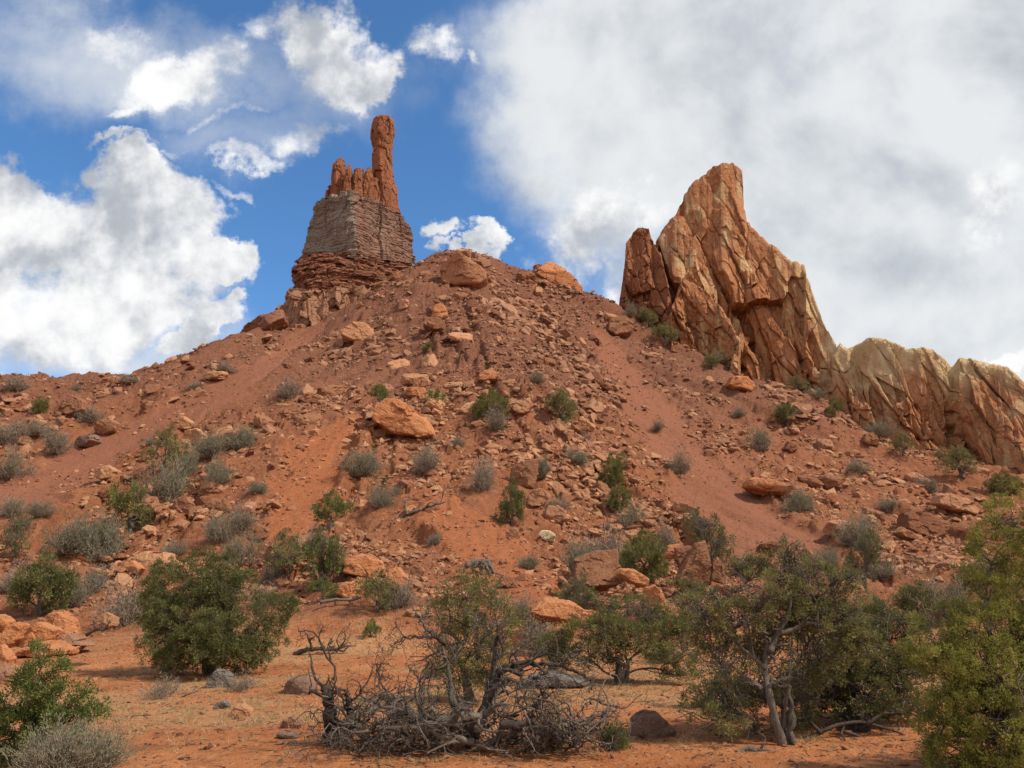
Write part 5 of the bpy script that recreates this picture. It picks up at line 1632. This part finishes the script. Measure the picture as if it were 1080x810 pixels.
drs = np.random.RandomState(55)
YD = 11.9
b0 = at(500, 785, YD); b0[2] = H(b0[0], YD)[0]
dead = empty('dead_juniper', tuple(b0), 'sprawling tangle of a dead grey juniper in the centre foreground', 'dead tree')
limbs = [   # picture course, depth offsets, radius at both ends, part name
    ([(500, 778), (506, 760), (512, 742), (517, 724), (524, 706), (552, 699), (584, 702), (604, 706), (618, 712)], (0, .0), .105, .022, 'limb'),
    ([(496, 785), (488, 765), (480, 745), (474, 722), (472, 700), (466, 684), (468, 672)], (.1, .3), .095, .014, 'limb'),
    ([(470, 680), (458, 671), (440, 672), (424, 673), (416, 680)], (.3, .1), .035, .010, 'limb'),
    ([(466, 676), (448, 662), (442, 650), (434, 640), (441, 632)], (.3, .5), .030, .006, 'limb'),
    ([(512, 740), (522, 726), (534, 716), (552, 720), (566, 732)], (0, -.4), .06, .010, 'limb'),
    ([(520, 706), (518, 686), (526, 668), (522, 648), (530, 634)], (.0, .4), .034, .006, 'limb'),
    ([(540, 700), (548, 684), (560, 676), (566, 660)], (.0, .3), .028, .005, 'limb'),
    ([(590, 702), (600, 690), (612, 684), (626, 686)], (0, -.2), .022, .005, 'limb'),
    ([(505, 770), (480, 764), (452, 757), (424, 750), (398, 742), (380, 733)], (-.2, -.3), .085, .014, 'limb'),
    ([(500, 782), (470, 778), (436, 766), (404, 768), (372, 772), (350, 768)], (-.4, -.7), .06, .012, 'limb'),
    ([(470, 700), (484, 690), (490, 672), (500, 660), (498, 642)], (.3, .2), .03, .005, 'limb'),
    ([(460, 790), (452, 765), (440, 745), (446, 725), (436, 708)], (.2, .3), .055, .010, 'limb'),
    ([(420, 790), (416, 760), (410, 735), (398, 716), (402, 696)], (.2, .5), .04, .007, 'limb'),
    ([(505, 790), (530, 775), (552, 768), (580, 772), (602, 778)], (-.2, -.5), .055, .014, 'limb'),
    ([(540, 780), (556, 760), (566, 742), (582, 732), (590, 720)], (.0, .3), .04, .008, 'limb'),
    ([(562, 715), (572, 725), (574, 742), (566, 756)], (-.1, -.3), .03, .006, 'limb'),
    ([(348, 778), (350, 760), (346, 742), (342, 722)], (.1, .1), .12, .06, 'stump'),
    ([(366, 775), (372, 758), (368, 742), (366, 730)], (.15, .1), .08, .03, 'stump'),
    ([(440, 770), (465, 762), (490, 756), (512, 756)], (-.5, -.4), .085, .06, 'limb'),
    ([(528, 764), (548, 766), (574, 774), (590, 782)], (-.5, -.5), .075, .05, 'limb'),
    ([(576, 772), (596, 766), (618, 758), (637, 752)], (-.2, -.1), .06, .018, 'limb'),
    ([(584, 782), (604, 772), (622, 768), (638, 772)], (-.3, -.2), .05, .012, 'limb'),
]
for pts, (d0, d1), r0, r1, nm in limbs:
    m_ = len(pts)
    W3 = [at(a, c, YD + d0 + (d1 - d0) * k_ / (m_ - 1)) for k_, (a, c) in enumerate(pts)]
    P = spline(W3, 26)
    P[1:-1] += drs.normal(size=(24, 3)) * 0.014
    g_ = H(P[:, 0], P[:, 1]); P[:, 2] = np.maximum(P[:, 2], g_ + 0.02)
    mb = MB()
    if nm == 'stump':
        mb.tube(P, np.linspace(r0, r1, 26) * (1 + .12 * drs.normal(size=26)), 9, .5)
        for _ in range(9):
            k_ = drs.randint(5, 25); e = P[k_] + drs.normal(size=3) * (0.16, 0.12, 0.2) + (0, 0, 0.12)
            mb.tube(wpath(P[k_], e, 7, .15, drs), np.linspace(r1 * .5, .006, 7), 5, drs.uniform(0, .8))
        mat_ = M['dead_dark']
    else:
        gnarl(mb, P, np.linspace(r0, r1, 26) * .85 * (1 + .04 * drs.normal(size=26)), drs, 3, 6, spread=.6, lenf=.34, sides=8)
        mat_ = M['dead'] if drs.uniform() < .7 else M['dead_dark']
    o = link(nm if nm == 'stump' else 'branch', mb.mesh(nm, True, b0), mat_, dead)
# the low tangle
for part in range(4):
    mb = MB()
    for q in range(44):
        px = drs.uniform(345, 628); py = 800 - abs(drs.normal()) * 26 - 8
        yy_ = YD + drs.uniform(-.75, .6)
        s_ = at(px, py, yy_); g_ = H(s_[0], yy_)[0]; s_[2] = max(s_[2], g_ + 0.02)
        d = drs.normal(size=3) * (1, .6, .45) + (0, 0, .25); d /= np.linalg.norm(d)
        e = s_ + d * drs.uniform(0.35, 0.95)
        e[2] = max(e[2], g_ + .02)
        P = wpath(s_, e, 14, .17, drs); P[:, 2] = np.maximum(P[:, 2], g_ + .01)
        r_ = drs.uniform(.009, .022)
        gnarl(mb, P, np.linspace(r_, .005, 14), drs, 2, 3, spread=.7, lenf=.42, sides=5)
    link('tangled_twigs', mb.mesh('tangled_twigs', True, b0), (M['dead'], M['dead_dark'])[part % 2], dead)
mark(490, 740, 'the dead tree')


def snag(px, py, paths, label, rs, name='dead_branch', mat=None, cat='dead wood', depth=2, y=None, group='dead wood lying about', lift=0.0):
    """paths: lists of (dx, dy pixels) with radii"""
    b = foot(px, py) if y is None else at(px, py, y)
    m = mpp(px, py, b[1])
    mb = MB()
    for pts, r0, r1 in paths:
        W3 = [np.array((b[0] + a * m, b[1] + rs.uniform(-.15, .15) * m * 20, b[2] - c * m + lift)) for a, c in pts]
        P = spline(W3, 16) + rs.normal(size=(16, 3)) * r0 * .15
        gnarl(mb, P, np.linspace(r0, r1, 16), rs, depth, 4, spread=.6, lenf=.4, sides=6)
    o = link(name, mb.mesh(name, True, b), mat or M['dead'], None, label, cat, group)
    o.location = tuple(b)
    return o


r_ = np.random.RandomState(61)
snag(340, 690, [([(-30, 0), (-10, -6), (8, -4), (26, -8)], .09, .03), ([(-10, -4), (-16, -18), (-22, -26)], .05, .01), ([(4, -4), (-6, -16), (0, -30)], .05, .008), ([(14, -2), (24, -14), (22, -26)], .04, .008)], 'dark fallen boughs right of the big left juniper', r_, mat=M['dead_dark'])
snag(440, 541, [([(-22, 8), (-10, 0), (6, -4), (16, -8), (30, -12)], .16, .06), ([(-10, 2), (-14, -8), (-10, -14)], .10, .03)], 'bleached forked branch on the middle of the slope', r_)
snag(508, 606, [([(-16, -8), (-8, -14), (4, -12), (8, 0)], .14, .09), ([(0, -10), (6, -16), (14, 2)], .12, .08), ([(-4, -12), (-10, -6), (-4, 2)], .12, .05), ([(2, -14), (-2, -4), (2, 4)], .10, .05)], 'grey striped root stump above the dead tree', r_, name='root_stump', depth=1)
snag(345, 640, [([(-8, -4), (8, -8), (24, -6), (36, -10)], .08, .04)], 'pale log below the dark lower juniper', r_, depth=1)
snag(108, 402, [([(-4, 4), (0, -4), (6, -8)], .16, .04), ([(0, 2), (10, -3), (18, -2)], .12, .03)], 'black dead branches sticking up from the left skyline', r_, mat=M['dead_dark'], y=86.5)
snag(156, 392, [([(-4, 4), (2, -2), (10, -6)], .16, .04), ([(0, 2), (-6, -5)], .12, .03)], 'dead twigs on the skyline beside the orange block', r_, mat=M['dead_dark'], y=89)
snag(24, 405, [([(-8, 4), (-4, -6), (0, -8)], .16, .04), ([(0, 4), (6, -4), (8, -8)], .12, .03)], 'bare brush sticking up at the far left skyline', r_, mat=M['dead_dark'], y=85)
snag(905, 777, [([(-60, 4), (-30, -10), (0, -16), (30, -10), (60, 4)], .042, .012), ([(-20, -8), (0, 0), (34, 8), (62, 12)], .034, .008), ([(10, -12), (30, -24), (56, -22)], .035, .01), ([(-40, -4), (-50, -16), (-70, -18)], .035, .01)], 'dark dead boughs lying under the dense dark juniper', r_, mat=M['dead_dark'], depth=3)
snag(790, 792, [([(-14, 2), (-2, -3), (14, -1), (30, 1)], .045, .02)], 'short broken log at the foot of the twisted juniper', r_, depth=1)
snag(196, 735, [([(-10, 3), (0, -2), (12, -6)], .022, .014)], 'short bleached stick on the open ground', r_, depth=0)
snag(100, 668, [([(-8, 2), (4, -6), (12, -2), (14, -14)], .05, .015), ([(0, -4), (-4, -14)], .03, .01)], 'dark crooked dead branch beside the orange rock pile', r_, mat=M['dead_dark'], y=21)

# twisted trunk of the right juniper: bleached stems climbing into the crown
b = Vector(tw.location); y = b[1]
for pts, r0, r1 in (([(826, 785), (818, 762), (812, 735), (806, 705), (808, 680), (822, 668)], .072, .036), ([(822, 668), (838, 664), (852, 656), (866, 660), (880, 668)], .045, .012), ([(812, 688), (820, 668), (832, 650), (834, 630), (828, 612)], .05, .012),
                    ([(808, 705), (790, 690), (774, 676), (760, 664), (748, 655)], .04, .009), ([(824, 785), (828, 750), (832, 718), (834, 690), (836, 668)], .028, .010), ([(814, 740), (800, 722), (786, 716), (770, 700)], .045, .009), ([(806, 712), (794, 690), (790, 660), (780, 645)], .03, .007)):
    P = spline([at(a, c, y + drs.uniform(-.12, .12)) for a, c in pts], 22)
    if pts[0][1] > 780: P[0, 2] = b[2] - .08
    mb = MB()
    gnarl(mb, P, np.linspace(r0, r1, 22) * (1 + .08 * drs.normal(size=22)), drs, 2, 4, spread=.6, lenf=.3, sides=8)
    link('twisted_stem', mb.mesh('twisted_stem', True, tuple(b)), M['dead'], tw)

# ------------------------------------------------------------------ dry grass
grs = np.random.RandomState(91)
mb = MB()
nt_ = 3600
gy = 10.0 + 22 * grs.uniform(0, 1, nt_) ** 1.1; gx = grs.uniform(-1, 1, nt_) * gy * 0.72
den = fbm(np.stack([gx, gy], 1) * 0.4, 3, 0.5, 61)
ok = (den > 0.0) | (grs.uniform(0, 1, nt_) < 0.18); ok &= (gy > 12.2) | (grs.uniform(0, 1, nt_) < .15)
gx, gy = gx[ok], gy[ok]; gz = H(gx, gy)
nbl = 26
m_ = len(gx) * nbl
sz_ = np.repeat(0.06 + 0.13 * grs.uniform(0, 1, len(gx)) ** 2.2, nbl)
C_ = np.repeat(np.stack([gx, gy, gz], 1), nbl, 0)
C_[:, :2] += grs.normal(size=(m_, 2)) * sz_[:, None] * 0.6
d = grs.normal(size=(m_, 3)) * (0.6, 0.6, 0.3) + (0, 0, 0.8); d /= np.linalg.norm(d, axis=1)[:, None]
sd = np.cross(d, grs.normal(size=(m_, 3))); sd /= np.linalg.norm(sd, axis=1)[:, None]
T = np.stack([C_ - sd * 0.004, C_ + sd * 0.004, C_ + d * (sz_ * grs.uniform(.6, 1.4, m_))[:, None]], 1).reshape(-1, 3)
mb.add(T, None, np.arange(m_ * 3).reshape(-1, 3), np.repeat(grs.uniform(0, 1, m_), 3))
link('dry_grass', mb.mesh('dry_grass'), M['straw'], kind='stuff', label='thin straw coloured grass on the level ground', cat='grass')
# fallen twigs and litter on the level ground
mb = MB()
for q in range(1100):
    y_ = grs.uniform(10.5, 26); x_ = grs.uniform(-.7, .7) * y_
    a = grs.uniform(0, 3.14); l = grs.uniform(.05, .3)
    p = np.array((x_, y_, H(x_, y_)[0] + .012))
    mb.tube(wpath(p, p + (math.cos(a) * l, math.sin(a) * l, .01), 5, .12, grs), np.linspace(.007, .003, 5), 4, grs.uniform(0, 1))
link('twig_litter', mb.mesh('twig_litter'), M['dead_dark'], kind='stuff', label='broken twigs scattered on the level ground', cat='twigs')

# ------------------------------------------------------------------ labels of the loose rocks: by the landmark next to each
SHAPE = ['angular', 'flat', 'blocky', 'wedge-shaped', 'rounded', 'slab-like', 'pointed', 'squat']
ORD = ['nearest', 'second', 'third', 'fourth', 'fifth', 'sixth', 'seventh', 'eighth', 'ninth', 'tenth', 'eleventh', 'twelfth']
byl = {}
for o, a, b_, s, mi in single:
    k_ = min(range(len(landmarks)), key=lambda q: math.hypot(landmarks[q][0] - a, landmarks[q][1] - b_))
    lx, ly, t = landmarks[k_]
    dx, dy = a - lx, b_ - ly
    v = 'above' if dy < -abs(dx) * .4 else 'below' if dy > abs(dx) * .4 else ''
    h = 'right' if dx > abs(dy) * .4 else 'left' if dx < -abs(dy) * .4 else ''
    rel = (v + (' and to the ' + h if h else '')) if v else 'level and to the ' + h
    byl.setdefault((k_, rel), []).append((math.hypot(dx, dy), o, s, mi))
for (k_, rel), lst in byl.items():
    lst.sort(key=lambda q: q[0])
    for r, (_, o, s, mi) in enumerate(lst):
        sz = 'large' if s > 16 else 'middling' if s > 12 else 'small'
        rel2 = rel.replace('level and to the ', 'beside on the ') if rel.startswith('level') else rel
        tail = {'above': 'above', 'below': 'below'}.get(rel)
        if rel.startswith('level'): w = rel.split()[-1] + ' of'
        elif ' and to the ' in rel: w = {'above': 'upper', 'below': 'lower'}[rel.split()[0]] + ' ' + rel.split()[-1] + ' of'
        else: w = rel
        o['label'] = f"{sz} rock, {ORD[min(r, 11)]} {w} {landmarks[k_][2]}"
for o in SC.objects:
    if o.parent is None and o.type in ('MESH', 'EMPTY') and 'kind' not in o:
        o['kind'] = 'thing'
